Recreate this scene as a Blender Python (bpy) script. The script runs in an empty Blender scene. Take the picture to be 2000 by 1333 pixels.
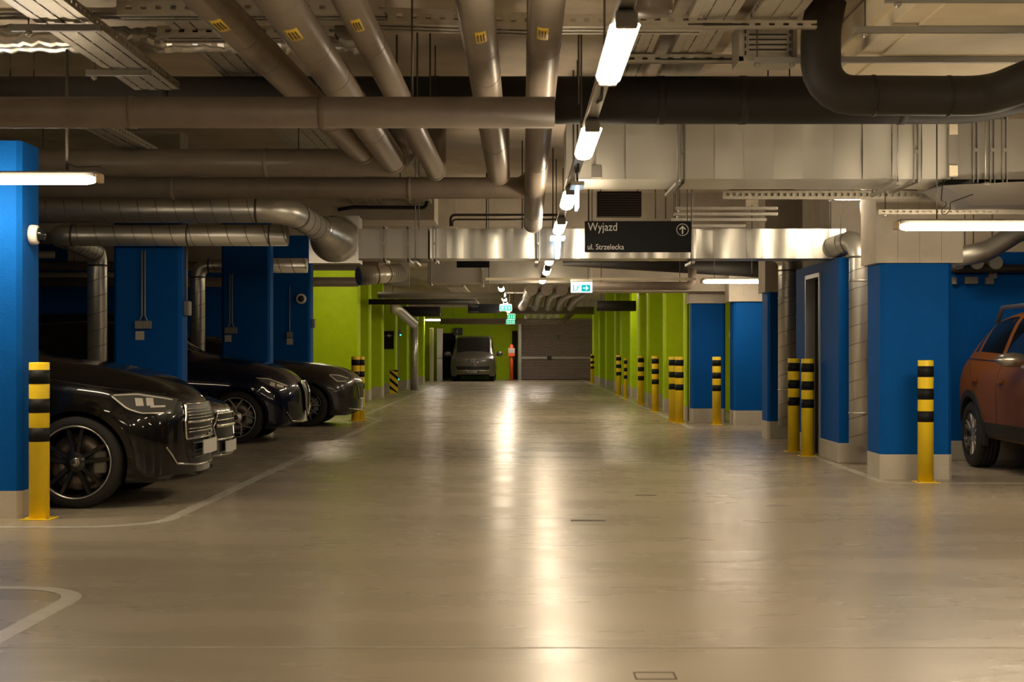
import bpy, bmesh, math, random
import numpy as np
from mathutils import Vector, Matrix
from mathutils.bvhtree import BVHTree

random.seed(7)
SC = bpy.context.scene
COL = SC.collection
PI = math.pi

# ---------------------------------------------------------------- camera
F, HC, CX, CY = 3000.0, 1.22, 1015.0, 689.0
cam_d = bpy.data.cameras.new('camera')
cam_d.sensor_width = 36.0
cam_d.lens = F / 2000 * 36
cam_d.shift_x = -(CX - 1000) / 2000
cam_d.shift_y = (CY - 666.5) / 2000
cam_d.clip_end = 200
cam_d.dof.use_dof = True
cam_d.dof.focus_distance = 22.0
cam_d.dof.aperture_fstop = 5.6
cam = bpy.data.objects.new('camera', cam_d)
COL.objects.link(cam)
cam.location = (0, 0, HC)
cam.rotation_euler = (PI / 2, 0, 0)
SC.camera = cam

# ---------------------------------------------------------------- world, exposure
w = bpy.data.worlds.new('world')
SC.world = w
w.use_nodes = True
w.node_tree.nodes['Background'].inputs[0].default_value = (0.02, 0.017, 0.012, 1)
w.node_tree.nodes['Background'].inputs[1].default_value = 0.15
SC.view_settings.view_transform = 'Standard'
SC.view_settings.look = 'None'
SC.view_settings.exposure = 0.0
SC.view_settings.gamma = 1.0
SC.view_settings.use_curve_mapping = False
SC.cycles.max_bounces = 8
SC.cycles.diffuse_bounces = 4
SC.cycles.glossy_bounces = 4
SC.cycles.sample_clamp_indirect = 6.0
SC.cycles.caustics_reflective = False
SC.cycles.caustics_refractive = False
SC.cycles.use_denoising = True

LAMP_POWER = 74.0      # emission strength of the warm tube diffusers
WARM = (1.0, 0.815, 0.57)
COOL = (0.62, 0.80, 1.0)


def P(px, py, d):
    """point seen at photo pixel (px, py) at distance d along the lane"""
    return Vector(((px - CX) * d / F, d, HC - (py - CY) * d / F))


# ---------------------------------------------------------------- materials
def srgb(r, g, b):
    f = lambda c: (c / 255 / 12.92) if c / 255 <= 0.04045 else ((c / 255 + 0.055) / 1.055) ** 2.4
    return (f(r), f(g), f(b))


def mat(name, col, rough=0.5, metal=0.0, var=0.0, vscale=4.0, bump=0.0, bscale=30.0, coat=0.0,
        spec=0.5, emit=None, estr=0.0, trans=0.0, rvar=0.0, stretch=(1, 1, 1), alpha=1.0, ior=1.45):
    m = bpy.data.materials.new(name)
    m.use_nodes = True
    nt = m.node_tree
    b = nt.nodes['Principled BSDF']
    b.inputs['Base Color'].default_value = (*col, 1)
    b.inputs['Roughness'].default_value = rough
    b.inputs['Metallic'].default_value = metal
    b.inputs['Coat Weight'].default_value = coat
    b.inputs['Coat Roughness'].default_value = 0.04
    b.inputs['Specular IOR Level'].default_value = spec
    b.inputs['Transmission Weight'].default_value = trans
    b.inputs['IOR'].default_value = ior
    b.inputs['Alpha'].default_value = alpha
    if emit:
        b.inputs['Emission Color'].default_value = (*emit, 1)
        b.inputs['Emission Strength'].default_value = estr
    if var or bump or rvar:
        tc = nt.nodes.new('ShaderNodeTexCoord')
        mp = nt.nodes.new('ShaderNodeMapping')
        mp.inputs['Scale'].default_value = stretch
        nt.links.new(tc.outputs['Object'], mp.inputs[0])
    if var or rvar:
        n = nt.nodes.new('ShaderNodeTexNoise')
        n.inputs['Scale'].default_value = vscale
        n.inputs['Detail'].default_value = 6
        n.inputs['Roughness'].default_value = 0.6
        nt.links.new(mp.outputs[0], n.inputs['Vector'])
    if var:
        r = nt.nodes.new('ShaderNodeValToRGB')
        r.color_ramp.elements[0].position = 0.3
        r.color_ramp.elements[1].position = 0.7
        r.color_ramp.elements[0].color = (*[max(0, c * (1 - var)) for c in col], 1)
        r.color_ramp.elements[1].color = (*[min(1, c * (1 + var)) for c in col], 1)
        nt.links.new(n.outputs[0], r.inputs[0])
        nt.links.new(r.outputs[0], b.inputs['Base Color'])
    if rvar:
        mr = nt.nodes.new('ShaderNodeMapRange')
        mr.inputs[3].default_value = max(0.02, rough - rvar)
        mr.inputs[4].default_value = rough + rvar
        mr.inputs[1].default_value = 0.3
        mr.inputs[2].default_value = 0.7
        nt.links.new(n.outputs[0], mr.inputs[0])
        nt.links.new(mr.outputs[0], b.inputs['Roughness'])
    if bump:
        n2 = nt.nodes.new('ShaderNodeTexNoise')
        n2.inputs['Scale'].default_value = bscale
        n2.inputs['Detail'].default_value = 5
        nt.links.new(mp.outputs[0], n2.inputs['Vector'])
        bp = nt.nodes.new('ShaderNodeBump')
        bp.inputs['Strength'].default_value = bump
        bp.inputs['Distance'].default_value = 0.01
        nt.links.new(n2.outputs[0], bp.inputs['Height'])
        nt.links.new(bp.outputs[0], b.inputs['Normal'])
    return m


M = {}
M['concrete'] = mat('bare concrete', (0.52, 0.47, 0.395), 0.85, var=0.15, vscale=2.5, bump=0.25, bscale=40)
M['ceiling'] = mat('ceiling concrete', (0.60, 0.52, 0.41), 0.9, var=0.16, vscale=1.6, bump=0.2, bscale=20)
M['blue'] = mat('blue wall paint', (0.0030, 0.088, 0.36), 0.6, spec=0.07, var=0.06, vscale=6, bump=0.35, bscale=90)
M['green'] = mat('lime wall paint', (0.46, 0.66, 0.003), 0.55, spec=0.25, var=0.06, vscale=6, bump=0.3, bscale=90)
M['plinth'] = mat('plinth grey paint', (0.50, 0.46, 0.385), 0.6, var=0.08, vscale=5, bump=0.2, bscale=60)
M['yellow'] = mat('yellow post enamel', (0.84, 0.60, 0.02), 0.4, spec=0.35, var=0.05, vscale=8, bump=0.05, bscale=80)
M['black_band'] = mat('black reflective tape', (0.010, 0.010, 0.010), 0.55, spec=0.2)
M['orange'] = mat('orange enamel', (0.85, 0.13, 0.03), 0.4)
M['pipe'] = mat('taupe plastic pipe', (0.20, 0.165, 0.13), 0.36, var=0.10, vscale=7, bump=0.06, bscale=14, rvar=0.05)
M['pipe2'] = mat('dull taupe pipe wrap', (0.175, 0.14, 0.108), 0.5, var=0.12, vscale=6, bump=0.1, bscale=10, rvar=0.05)
M['foam'] = mat('black pipe insulation', (0.014, 0.012, 0.010), 0.62, var=0.2, vscale=5, bump=0.4, bscale=9)
M['foam_brown'] = mat('brown pipe insulation', (0.022, 0.018, 0.014), 0.62, var=0.2, vscale=5, bump=0.3, bscale=9)
M['galv'] = mat('galvanised sheet', (0.62, 0.61, 0.565), 0.30, metal=0.9)
M['galv_satin'] = mat('satin galvanised sheet', (0.80, 0.78, 0.71), 0.40, metal=0.45)
M['galv_dull'] = mat('dull galvanised sheet', (0.42, 0.405, 0.365), 0.44, metal=0.8, var=0.06, vscale=3, rvar=0.03)
M['spiral'] = mat('spiral duct sheet', (0.66, 0.64, 0.59), 0.34, metal=0.8)
M['seam'] = mat('duct seam', (0.13, 0.12, 0.11), 0.5, metal=0.6)
M['steel'] = mat('strut steel', (0.42, 0.40, 0.36), 0.42, metal=0.8, var=0.12, vscale=20)
M['tray'] = mat('cable tray zinc', (0.50, 0.46, 0.38), 0.42, metal=0.7, var=0.12, vscale=12, rvar=0.06)
M['rod'] = mat('dark hanger rod', (0.09, 0.075, 0.06), 0.5, metal=0.5)
M['strip_rail'] = mat('painted rail', (0.30, 0.29, 0.265), 0.5, metal=0.2)
M['duct_paint'] = mat('cream coated board', (0.86, 0.77, 0.58), 0.7, var=0.06, vscale=3, bump=0.06, bscale=40)
M['white'] = mat('white plastic', (0.72, 0.68, 0.60), 0.4)
M['grey_plastic'] = mat('grey plastic', (0.22, 0.21, 0.19), 0.5)
M['label_paper'] = mat('paper notice', (0.50, 0.46, 0.40), 0.7, var=0.15, vscale=60)
M['black_plastic'] = mat('black plastic', (0.010, 0.010, 0.010), 0.35)
M['sign_black'] = mat('sign board black', (0.009, 0.0095, 0.011), 0.6, spec=0.15)
M['sign_white'] = mat('sign lettering', (0.62, 0.60, 0.56), 0.6)
M['label_yellow'] = mat('yellow pipe label', (0.75, 0.52, 0.06), 0.5, var=0.15, vscale=30)
M['lamp_glow'] = mat('warm lamp diffuser', (0.8, 0.75, 0.65), 0.4, emit=WARM, estr=LAMP_POWER)
M['lamp_glow_far'] = mat('neutral lamp diffuser', (0.8, 0.78, 0.75), 0.4, emit=(1.0, 0.84, 0.70), estr=LAMP_POWER)
M['lamp_cool'] = mat('cool lit sign panel', (0.8, 0.85, 0.9), 0.4, emit=(0.42, 0.68, 1.0), estr=2.6)
M['lamp_end'] = mat('lamp end cap', (0.55, 0.42, 0.26), 0.4)
M['exit_white'] = mat('exit sign lit face', (0.8, 0.85, 0.85), 0.4, emit=(0.80, 0.95, 1.0), estr=0.9)
M['exit_teal'] = mat('exit sign teal', (0.0, 0.25, 0.28), 0.4, emit=(0.0, 0.42, 0.48), estr=0.9)
M['exit_green'] = mat('exit sign green', (0.0, 0.30, 0.13), 0.4, emit=(0.0, 0.60, 0.26), estr=1.0)
M['led'] = mat('green indicator', (0.0, 0.6, 0.3), 0.4, emit=(0.05, 1.0, 0.5), estr=4.0)
M['grout'] = mat('floor joint', (0.06, 0.05, 0.04), 0.7)
M['red_brown'] = mat('red brown steel', (0.22, 0.045, 0.02), 0.5)
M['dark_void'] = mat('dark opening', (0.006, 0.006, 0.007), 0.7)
M['shutter'] = mat('roller shutter slat', (0.36, 0.29, 0.26), 0.5, metal=0.2, var=0.08, vscale=6)
M['door_dark'] = mat('dark door leaf', (0.012, 0.010, 0.009), 0.6, spec=0.12)
M['door_frame'] = mat('door frame steel', (0.33, 0.34, 0.36), 0.35, metal=0.6)
M['white_door'] = mat('white painted frame', (0.75, 0.72, 0.66), 0.5)
# cars
M['paint_black'] = mat('black car paint', (0.004, 0.0036, 0.0032), 0.3, coat=0.8, spec=0.1)
M['paint_navy'] = mat('navy car paint', (0.0018, 0.0028, 0.016), 0.3, coat=0.8, spec=0.1)
M['paint_grey'] = mat('grey car paint', (0.075, 0.066, 0.056), 0.28, metal=0.6, coat=1.0)
M['paint_dgrey'] = mat('dark grey car paint', (0.026, 0.023, 0.020), 0.32, metal=0.4, coat=0.7)
M['paint_bronze'] = mat('grey brown van paint', (0.11, 0.098, 0.085), 0.34, metal=0.5, coat=0.8)
M['paint_orange'] = mat('copper orange car paint', (0.18, 0.060, 0.006), 0.42, metal=0.1, coat=0.25, spec=0.2)
M['tyre'] = mat('tyre rubber', (0.012, 0.011, 0.010), 0.75, bump=0.3, bscale=60)
M['rim_black'] = mat('gloss black alloy', (0.010, 0.010, 0.010), 0.25, coat=0.5)
M['rim_silver'] = mat('silver alloy', (0.50, 0.47, 0.43), 0.3, metal=0.9)
M['chrome'] = mat('chrome', (0.68, 0.64, 0.58), 0.12, metal=1.0)
M['disc'] = mat('brake disc', (0.28, 0.24, 0.20), 0.4, metal=0.8)
M['car_glass'] = mat('tinted car glass', (0.006, 0.007, 0.007), 0.05, spec=0.7)
M['headlamp'] = mat('headlamp glass', (0.10, 0.10, 0.095), 0.08, spec=0.8, metal=0.3)
M['headlamp_inner'] = mat('headlamp reflector', (0.70, 0.66, 0.58), 0.35, metal=0.35)
M['cladding'] = mat('black car cladding', (0.014, 0.013, 0.012), 0.6)
M['grille'] = mat('grille mesh black', (0.006, 0.006, 0.006), 0.4)
M['well'] = mat('wheel well', (0.004, 0.004, 0.004), 0.9)
M['plate'] = mat('number plate white', (0.62, 0.60, 0.55), 0.5)


def floor_mat():
    m = bpy.data.materials.new('polished epoxy floor')
    m.use_nodes = True
    nt = m.node_tree
    L = nt.links.new
    b = nt.nodes['Principled BSDF']
    tc = nt.nodes.new('ShaderNodeTexCoord')
    mp = nt.nodes.new('ShaderNodeMapping')
    mp.inputs['Scale'].default_value = (0.35, 1.2, 1)
    L(tc.outputs['Object'], mp.inputs[0])
    n = nt.nodes.new('ShaderNodeTexNoise')
    n.inputs['Scale'].default_value = 1.1
    n.inputs['Detail'].default_value = 4
    n.inputs['Roughness'].default_value = 0.6
    L(mp.outputs[0], n.inputs['Vector'])
    r = nt.nodes.new('ShaderNodeValToRGB')
    r.color_ramp.elements[0].position = 0.32
    r.color_ramp.elements[1].position = 0.70
    r.color_ramp.elements[0].color = (0.345, 0.295, 0.215, 1)
    r.color_ramp.elements[1].color = (0.39, 0.335, 0.25, 1)
    L(n.outputs[0], r.inputs[0])
    n4 = nt.nodes.new('ShaderNodeTexNoise')
    n4.inputs['Scale'].default_value = 90
    n4.inputs['Detail'].default_value = 3
    L(tc.outputs['Object'], n4.inputs['Vector'])
    mx = nt.nodes.new('ShaderNodeMixRGB')
    mx.blend_type = 'MULTIPLY'
    mx.inputs[0].default_value = 0.25
    L(r.outputs[0], mx.inputs[1])
    L(n4.outputs[0], mx.inputs[2])
    L(mx.outputs[0], b.inputs['Base Color'])
    mr = nt.nodes.new('ShaderNodeMapRange')
    mr.inputs[1].default_value = 0.3
    mr.inputs[2].default_value = 0.7
    mr.inputs[3].default_value = 0.24
    mr.inputs[4].default_value = 0.31
    L(n.outputs[0], mr.inputs[0])
    L(mr.outputs[0], b.inputs['Roughness'])
    mp2 = nt.nodes.new('ShaderNodeMapping')
    mp2.inputs['Scale'].default_value = (0.6, 2.2, 1)
    L(tc.outputs['Object'], mp2.inputs[0])
    n2 = nt.nodes.new('ShaderNodeTexNoise')
    n2.inputs['Scale'].default_value = 2.0
    n2.inputs['Detail'].default_value = 4
    n2.inputs['Roughness'].default_value = 0.55
    L(mp2.outputs[0], n2.inputs['Vector'])
    bp = nt.nodes.new('ShaderNodeBump')
    bp.inputs['Strength'].default_value = 0.13
    bp.inputs['Distance'].default_value = 0.02
    L(n2.outputs[0], bp.inputs['Height'])
    L(bp.outputs[0], b.inputs['Normal'])
    b.inputs['Specular IOR Level'].default_value = 0.5
    return m


def line_mat():
    m = mat('worn bay line paint', (0.46, 0.43, 0.36), 0.32, var=0.14, vscale=10)
    return m


M['floor'] = floor_mat()
M['line'] = line_mat()


# ---------------------------------------------------------------- mesh helpers
class MB:
    def __init__(s):
        s.v = []
        s.f = []
        s.mi = []
        s.sm = []

    def add(s, vs, fs, mi=0, smooth=False):
        o = len(s.v)
        s.v += [tuple(v) for v in vs]
        for f in fs:
            s.f.append([i + o for i in f])
            s.mi.append(mi)
            s.sm.append(smooth)
        return s

    def box(s, x0, x1, y0, y1, z0, z1, mi=0, c=0.0):
        """box, optionally with chamfered edges"""
        if x0 > x1: x0, x1 = x1, x0
        if y0 > y1: y0, y1 = y1, y0
        if z0 > z1: z0, z1 = z1, z0
        if c <= 0:
            v = [(x, y, z) for z in (z0, z1) for y in (y0, y1) for x in (x0, x1)]
            f = [(0, 2, 3, 1), (4, 5, 7, 6), (0, 1, 5, 4), (2, 6, 7, 3), (0, 4, 6, 2), (1, 3, 7, 5)]
            return s.add(v, f, mi)
        c = min(c, (x1 - x0) * .45, (y1 - y0) * .45, (z1 - z0) * .45)
        bm = bmesh.new()
        bmesh.ops.create_cube(bm, size=1)
        for vv in bm.verts:
            vv.co = Vector((x0 if vv.co.x < 0 else x1, y0 if vv.co.y < 0 else y1, z0 if vv.co.z < 0 else z1))
        bmesh.ops.bevel(bm, geom=bm.edges[:], offset=c, segments=2, profile=0.5, affect='EDGES')
        bm.verts.ensure_lookup_table()
        s.add([v.co for v in bm.verts], [[v.index for v in f.verts] for f in bm.faces], mi)
        bm.free()
        return s

    def prism(s, pts, z0, z1, mi=0, axis='z'):
        """closed polygon pts extruded along an axis"""
        n = len(pts)
        def m3(p, t):
            return {'z': (p[0], p[1], t), 'y': (p[0], t, p[1]), 'x': (t, p[0], p[1])}[axis]
        v = [m3(p, z0) for p in pts] + [m3(p, z1) for p in pts]
        f = [list(range(n)), list(range(2 * n - 1, n - 1, -1))]
        f += [(i, i + n, (i + 1) % n + n, (i + 1) % n) for i in range(n)]
        return s.add(v, f, mi)

    def tube(s, path, r, n=16, mi=0, caps=True, smooth=True):
        path = [Vector(p) for p in path]
        rs = r if isinstance(r, (list, tuple)) else [r] * len(path)
        T = []
        for i in range(len(path)):
            a = path[max(0, i - 1)]
            b = path[min(len(path) - 1, i + 1)]
            d = (b - a)
            T.append(d.normalized() if d.length > 1e-9 else Vector((0, 0, 1)))
        up = Vector((0, 0, 1)) if abs(T[0].z) < 0.9 else Vector((1, 0, 0))
        nrm = (up - T[0] * up.dot(T[0])).normalized()
        vs = []
        for i, p in enumerate(path):
            nrm = nrm - T[i] * nrm.dot(T[i])
            nrm = nrm.normalized() if nrm.length > 1e-6 else T[i].orthogonal().normalized()
            bn = T[i].cross(nrm)
            for k in range(n):
                a = 2 * PI * k / n
                vs.append(p + (nrm * math.cos(a) + bn * math.sin(a)) * rs[i])
        fs = []
        for i in range(len(path) - 1):
            for k in range(n):
                fs.append((i * n + k, i * n + (k + 1) % n, (i + 1) * n + (k + 1) % n, (i + 1) * n + k))
        s.add(vs, fs, mi, smooth)
        if caps:
            o = len(s.v) - len(vs)
            s.f.append([o + k for k in range(n)][::-1]); s.mi.append(mi); s.sm.append(False)
            e = o + (len(path) - 1) * n
            s.f.append([e + k for k in range(n)]); s.mi.append(mi); s.sm.append(False)
        return s

    def lathe(s, prof, c=(0, 0, 0), axis='z', n=24, mi=0, smooth=True, caps=True):
        """prof: (radius, height) list around an axis through c"""
        vs = []
        for (r, h) in prof:
            for k in range(n):
                a = 2 * PI * k / n
                u, v_ = r * math.cos(a), r * math.sin(a)
                p = {'z': (u, v_, h), 'y': (u, h, v_), 'x': (h, u, v_)}[axis]
                vs.append((p[0] + c[0], p[1] + c[1], p[2] + c[2]))
        fs = []
        for i in range(len(prof) - 1):
            for k in range(n):
                fs.append((i * n + k, i * n + (k + 1) % n, (i + 1) * n + (k + 1) % n, (i + 1) * n + k))
        s.add(vs, fs, mi, smooth)
        if not caps:
            return s
        o = len(s.v) - len(vs)
        for base, rev in ((o, True), (o + (len(prof) - 1) * n, False)):
            ring = [base + k for k in range(n)]
            if prof[0 if rev else -1][0] > 1e-5:
                s.f.append(ring[::-1] if rev else ring); s.mi.append(mi); s.sm.append(False)
        return s

    def build(s, name, mats, parent=None, smooth_angle=None, weld=False, loc=None, rot=None):
        me = bpy.data.meshes.new(name)
        me.from_pydata(s.v, [], s.f)
        for m_ in (mats if isinstance(mats, (list, tuple)) else [mats]):
            me.materials.append(M[m_] if isinstance(m_, str) else m_)
        me.polygons.foreach_set('material_index', s.mi)
        me.polygons.foreach_set('use_smooth', s.sm)
        bm = bmesh.new()
        bm.from_mesh(me)
        if weld:
            bmesh.ops.remove_doubles(bm, verts=bm.verts[:], dist=1e-5)
        bmesh.ops.recalc_face_normals(bm, faces=bm.faces[:])
        bm.to_mesh(me)
        bm.free()
        if smooth_angle is not None:
            me.shade_smooth()
            me.set_sharp_from_angle(angle=math.radians(smooth_angle))
        o = bpy.data.objects.new(name, me)
        COL.objects.link(o)
        if parent is not None:
            o.parent = parent
        if loc is not None:
            o.location = loc
        if rot is not None:
            o.rotation_euler = rot
        return o


def tag(o, label=None, cat=None, group=None, kind=None):
    if label: o['label'] = label
    if cat: o['category'] = cat
    if group: o['group'] = group
    if kind: o['kind'] = kind
    return o


def thing(name, loc, label, cat, group=None, rz=0, kind=None):
    o = bpy.data.objects.new(name, None)
    COL.objects.link(o)
    o.location = loc
    o.rotation_euler = (0, 0, rz)
    o.empty_display_size = 0.2
    return tag(o, label, cat, group, kind)


def copy_tree(o, parent=None):
    c = o.copy()
    COL.objects.link(c)
    c.parent = parent
    for ch in list(o.children):
        copy_tree(ch, c)
    return c


def bend(pts, r, n=8):
    """polyline with rounded corners"""
    pts = [Vector(p) for p in pts]
    out = [pts[0]]
    for i in range(1, len(pts) - 1):
        a, b, c = pts[i - 1], pts[i], pts[i + 1]
        d1, d2 = (a - b).normalized(), (c - b).normalized()
        ang = d1.angle(d2)
        t = min(r / math.tan(ang / 2), (a - b).length * 0.49, (c - b).length * 0.49)
        rr = t * math.tan(ang / 2)
        p1, p2 = b + d1 * t, b + d2 * t
        cen = b + (d1 + d2).normalized() * (rr / math.sin(ang / 2))
        u, v_ = p1 - cen, p2 - cen
        tot = u.angle(v_)
        ax = u.cross(v_).normalized()
        for k in range(n + 1):
            out.append(cen + (Matrix.Rotation(tot * k / n, 3, ax) @ u))
    out.append(pts[-1])
    return out


def text(name, s, size, loc, m, parent=None, extrude=0.0008, rot=(PI / 2, 0, 0), align='LEFT', sx=1.0):
    cu = bpy.data.curves.new(name, 'FONT')
    cu.body = s
    cu.size = size
    cu.extrude = extrude
    cu.align_x = align
    cu.materials.append(M[m])
    t = bpy.data.objects.new(name, cu)
    COL.objects.link(t)
    bpy.context.view_layer.update()
    me = bpy.data.meshes.new_from_object(t.evaluated_get(bpy.context.evaluated_depsgraph_get()))
    bpy.data.objects.remove(t)
    o = bpy.data.objects.new(name, me)
    COL.objects.link(o)
    o.location = loc
    o.rotation_euler = rot
    o.scale = (sx, 1, 1)
    if parent: o.parent = parent
    return o
# ================================================================= LAMPS (the light of the place)
CEIL = 3.62


def lamp(x, y, z, axis, length, label, group, hang=True, ceil=None, width=0.13):
    """surface tube luminaire hung from the ceiling; z is the height of its diffuser's underside"""
    t = thing('tube_lamp', (x, y, z), label, 'lamp', group)
    L2 = length / 2
    def rbox(mb, a0, a1, w2, z0, z1, c):
        if axis == 'x': mb.box(a0, a1, -w2, w2, z0, z1, c=c)
        else: mb.box(-w2, w2, a0, a1, z0, z1, c=c)
        return mb
    w2 = width / 2
    # diffuser: half round trough with rounded ends
    mb = MB()
    n, seg = 6, 8
    rings = []
    for i in range(seg + 1):
        s_ = -1 + 2 * i / seg
        pos = math.copysign(1 - (1 - abs(s_)) ** 1.0, s_) * L2
        rings.append(pos)
    ends = [(-L2, 0.45), (-L2 + 0.02, 0.8), (-L2 + 0.06, 1.0), (L2 - 0.06, 1.0), (L2 - 0.02, 0.8), (L2, 0.45)]
    vs = []
    for pos, k in ends:
        for j in range(n + 1):
            a = PI * j / n
            u, h = -math.cos(a) * w2 * k * 0.92, -math.sin(a) * 0.042 * k
            vs.append((pos, u, 0.045 + h) if axis == 'x' else (u, pos, 0.045 + h))
    fs = []
    m_ = n + 1
    for i in range(len(ends) - 1):
        for j in range(n):
            fs.append((i * m_ + j, i * m_ + j + 1, (i + 1) * m_ + j + 1, (i + 1) * m_ + j))
        fs.append((i * m_ + n, i * m_, (i + 1) * m_, (i + 1) * m_ + n))
    fs.append(list(range(m_)))
    fs.append(list(range((len(ends) - 1) * m_, len(ends) * m_))[::-1])
    mb.add(vs, fs, 0, True)
    mb.build('diffuser', 'lamp_glow_far' if y > 44 else 'lamp_glow', t)
    rbox(MB(), -L2 - 0.01, L2 + 0.01, w2 * 0.66, 0.047, 0.095, 0.012).build('housing', 'grey_plastic', t)
    for s_ in (-1, 1):
        rbox(MB(), s_ * (L2 + 0.0), s_ * (L2 + 0.045), w2 * 0.7, 0.012, 0.08, 0.01).build('end_cap', 'lamp_end' if axis == 'x' else 'grey_plastic', t)
    if hang:
        cz = (ceil or CEIL) - z
        for s_ in (-1, 1):
            q = s_ * L2 * 0.62
            p = (q, 0) if axis == 'x' else (0, q)
            MB().tube([(p[0], p[1], 0.09), (p[0], p[1], cz)], 0.006, 8).build('hanger_rod', 'rod', t)
    return t


# row of lamps over the lane (along the lane)
ROW = [(0.425, -2.6), (0.425, 0.5), (0.425, 3.6), (0.425, 6.76), (0.425, 9.62), (0.42, 13.2), (0.42, 16.1), (0.43, 22.0),
       (0.44, 24.9), (0.42, 28.0), (-0.38, 31.6), (-0.38, 34.8), (-0.38, 37.9), (-0.38, 41.0), (-0.36, 44.6), (-0.36, 48.6), (-0.36, 53.0), (-0.36, 58.0), (-0.36, 62.5), (-0.36, 66.2)]  # last two entries are extra lamps added to brighten the shutter end
row_labels = {
    3: 'glowing tube lamp along the lane, largest and nearest of the overhead row',
    4: 'glowing tube lamp second in the overhead row, beside the wide silver duct',
    5: 'glowing tube lamp third in the overhead row, beside a bluish sign panel',
    6: 'glowing tube lamp fourth in the overhead row, directly above the cross-shaped exit sign',
}
for i, (x, y) in enumerate(ROW):
    if y < 5:
        continue
    lb = row_labels.get(i)
    if lb is None:
        lb = {7: 'small tube lamp of the overhead row, just below the cross-shaped sign panel', 8: 'small tube lamp of the overhead row, level with the far rectangular duct',
              9: 'small tube lamp of the overhead row, last before the row shifts left', 10: 'first of the far left-shifted overhead lamps, above the pale cross pipe',
              11: 'far overhead lamp, second of the left-shifted ones', 12: 'far overhead lamp just above the uppermost green exit sign',
              13: 'far overhead lamp right behind the uppermost green exit sign', 14: 'far overhead lamp between the upper and middle green exit signs',
              15: 'far overhead lamp over the lowest green exit sign', 16: 'very far overhead lamp behind the green exit signs, last but one', 17: 'overhead lamp near the end, before the last two', 18: 'added lamp continuing the overhead row before the shutter', 19: 'farthest lamp, added at the end of the overhead row'}[i]
    lamp(x, y, 2.495, 'y', 1.27, lb, 'tube lamps in the row over the lane', hang=False)
for x, y in ROW[:3]:
    lamp(x, y, 2.495, 'y', 1.27, ['third', 'second', 'first'][int(round((y + 2.6) / 3.1))] + ' tube lamp of the overhead row before the view begins', 'tube lamps out of view overhead', hang=False)

lamp(-3.80, 10.85, 2.405, 'x', 1.62, 'bright tube lamp across the lane end of the near blue column at left', None, hang=False)
lamp(3.88, 12.45, 2.205, 'x', 1.61, 'bright long tube lamp in front of the concrete cap of the right blue column', None)
lamp(3.46, 24.9, 2.335, 'x', 0.98, 'bright tube lamp under the concrete caps of two far blue columns', None)
lamp(3.72, 15.6, 2.765, 'x', 1.1, 'tube lamp tucked above the perforated channel under the wide silver duct', None)
lamp(-3.42, 62.0, 2.50, 'x', 0.75, 'far glowing tube lamp left of the parked van roof', None)
lamp(0.75, 62.0, 2.46, 'x', 0.78, 'far glowing tube lamp in front of the roller shutter top', None)
# unseen lamps added to brighten the far green columns, then bay lamps out of view
lamp(-4.35, 35.0, 3.10, 'x', 0.7, 'added unseen tube lamp above the service pipes, lighting the broad green column', 'added unseen tube lamps among far pipes')
lamp(1.6, 29.5, 2.75, 'x', 1.3, 'added unseen tube lamp above the far cross pipes at right', 'added unseen tube lamps among far pipes')
lamp(2.40, 41.0, 2.85, 'x', 0.9, 'second added unseen tube lamp above the far cross pipes at right', 'added unseen tube lamps among far pipes')
lamp(-6.4, 10.0, 2.325, 'x', 1.4, 'tube lamp further left in the bay row, out of view', 'tube lamps out of view at left')
lamp(4.5, 8.4, 2.3, 'x', 1.4, 'tube lamp over the nearest right bay, just out of view', 'tube lamps out of view at right', ceil=3.28)
lamp(3.6, 4.6, 2.5, 'x', 1.4, 'tube lamp of the right bays behind the camera view', 'tube lamps out of view at right')
lamp(-3.6, 4.0, 2.5, 'x', 1.4, 'tube lamp of the left bays behind the camera view', 'tube lamps out of view at left')

# ================================================================= ROOM SHELL
XL, XR, YB, YF = -14.0, 12.0, -7.0, 69.6
def struct(o, label=None, cat=None, group=None):
    return tag(o, label, cat, group, 'structure')

mb = MB().box(XL, XR, YB, YF, -0.25, 0.0)
struct(mb.build('floor', 'floor'), 'polished beige grey epoxy floor with long lamp reflections', 'floor')
mb = MB().box(XL, XR, YB, YF, CEIL, CEIL + 0.25)
struct(mb.build('ceiling', 'ceiling'), 'bare concrete slab above the ducts and pipes', 'ceiling')
struct(MB().box(XL - 0.2, XL, YB, YF, 0, CEIL).build('wall_left', 'blue'), 'blue outer wall behind the left bays', 'wall')
struct(MB().box(XR, XR + 0.2, YB, YF, 0, CEIL).build('wall_right', 'blue'), 'blue outer wall behind the right bays', 'wall')
struct(MB().box(XL, XR, YB - 0.2, YB, 0, CEIL).build('wall_back', 'concrete'), 'concrete wall behind the viewpoint', 'wall')
# far end wall with the shutter opening
DX0, DX1, DZ = 0.02, 3.30, 2.75
mb = MB()
mb.box(XL, DX0, YF, YF + 0.3, 0, CEIL)
mb.box(DX1, XR, YF, YF + 0.3, 0, CEIL)
mb.box(DX0, DX1, YF, YF + 0.3, DZ, CEIL)
struct(mb.build('wall_far', 'green'), 'olive green end wall behind the parked van', 'wall')
# transverse blue walls
struct(MB().box(-13.9, -4.62, 34.0, 34.2, 0, CEIL).build('wall_blue_left', 'blue'), 'dark blue cross wall behind the left parked cars', 'wall')
struct(MB().box(-9.2, -9.0, 34.2, YF, 0, CEIL).build('wall_green_left', 'green'), 'green wall behind the far left columns', 'wall')
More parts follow.
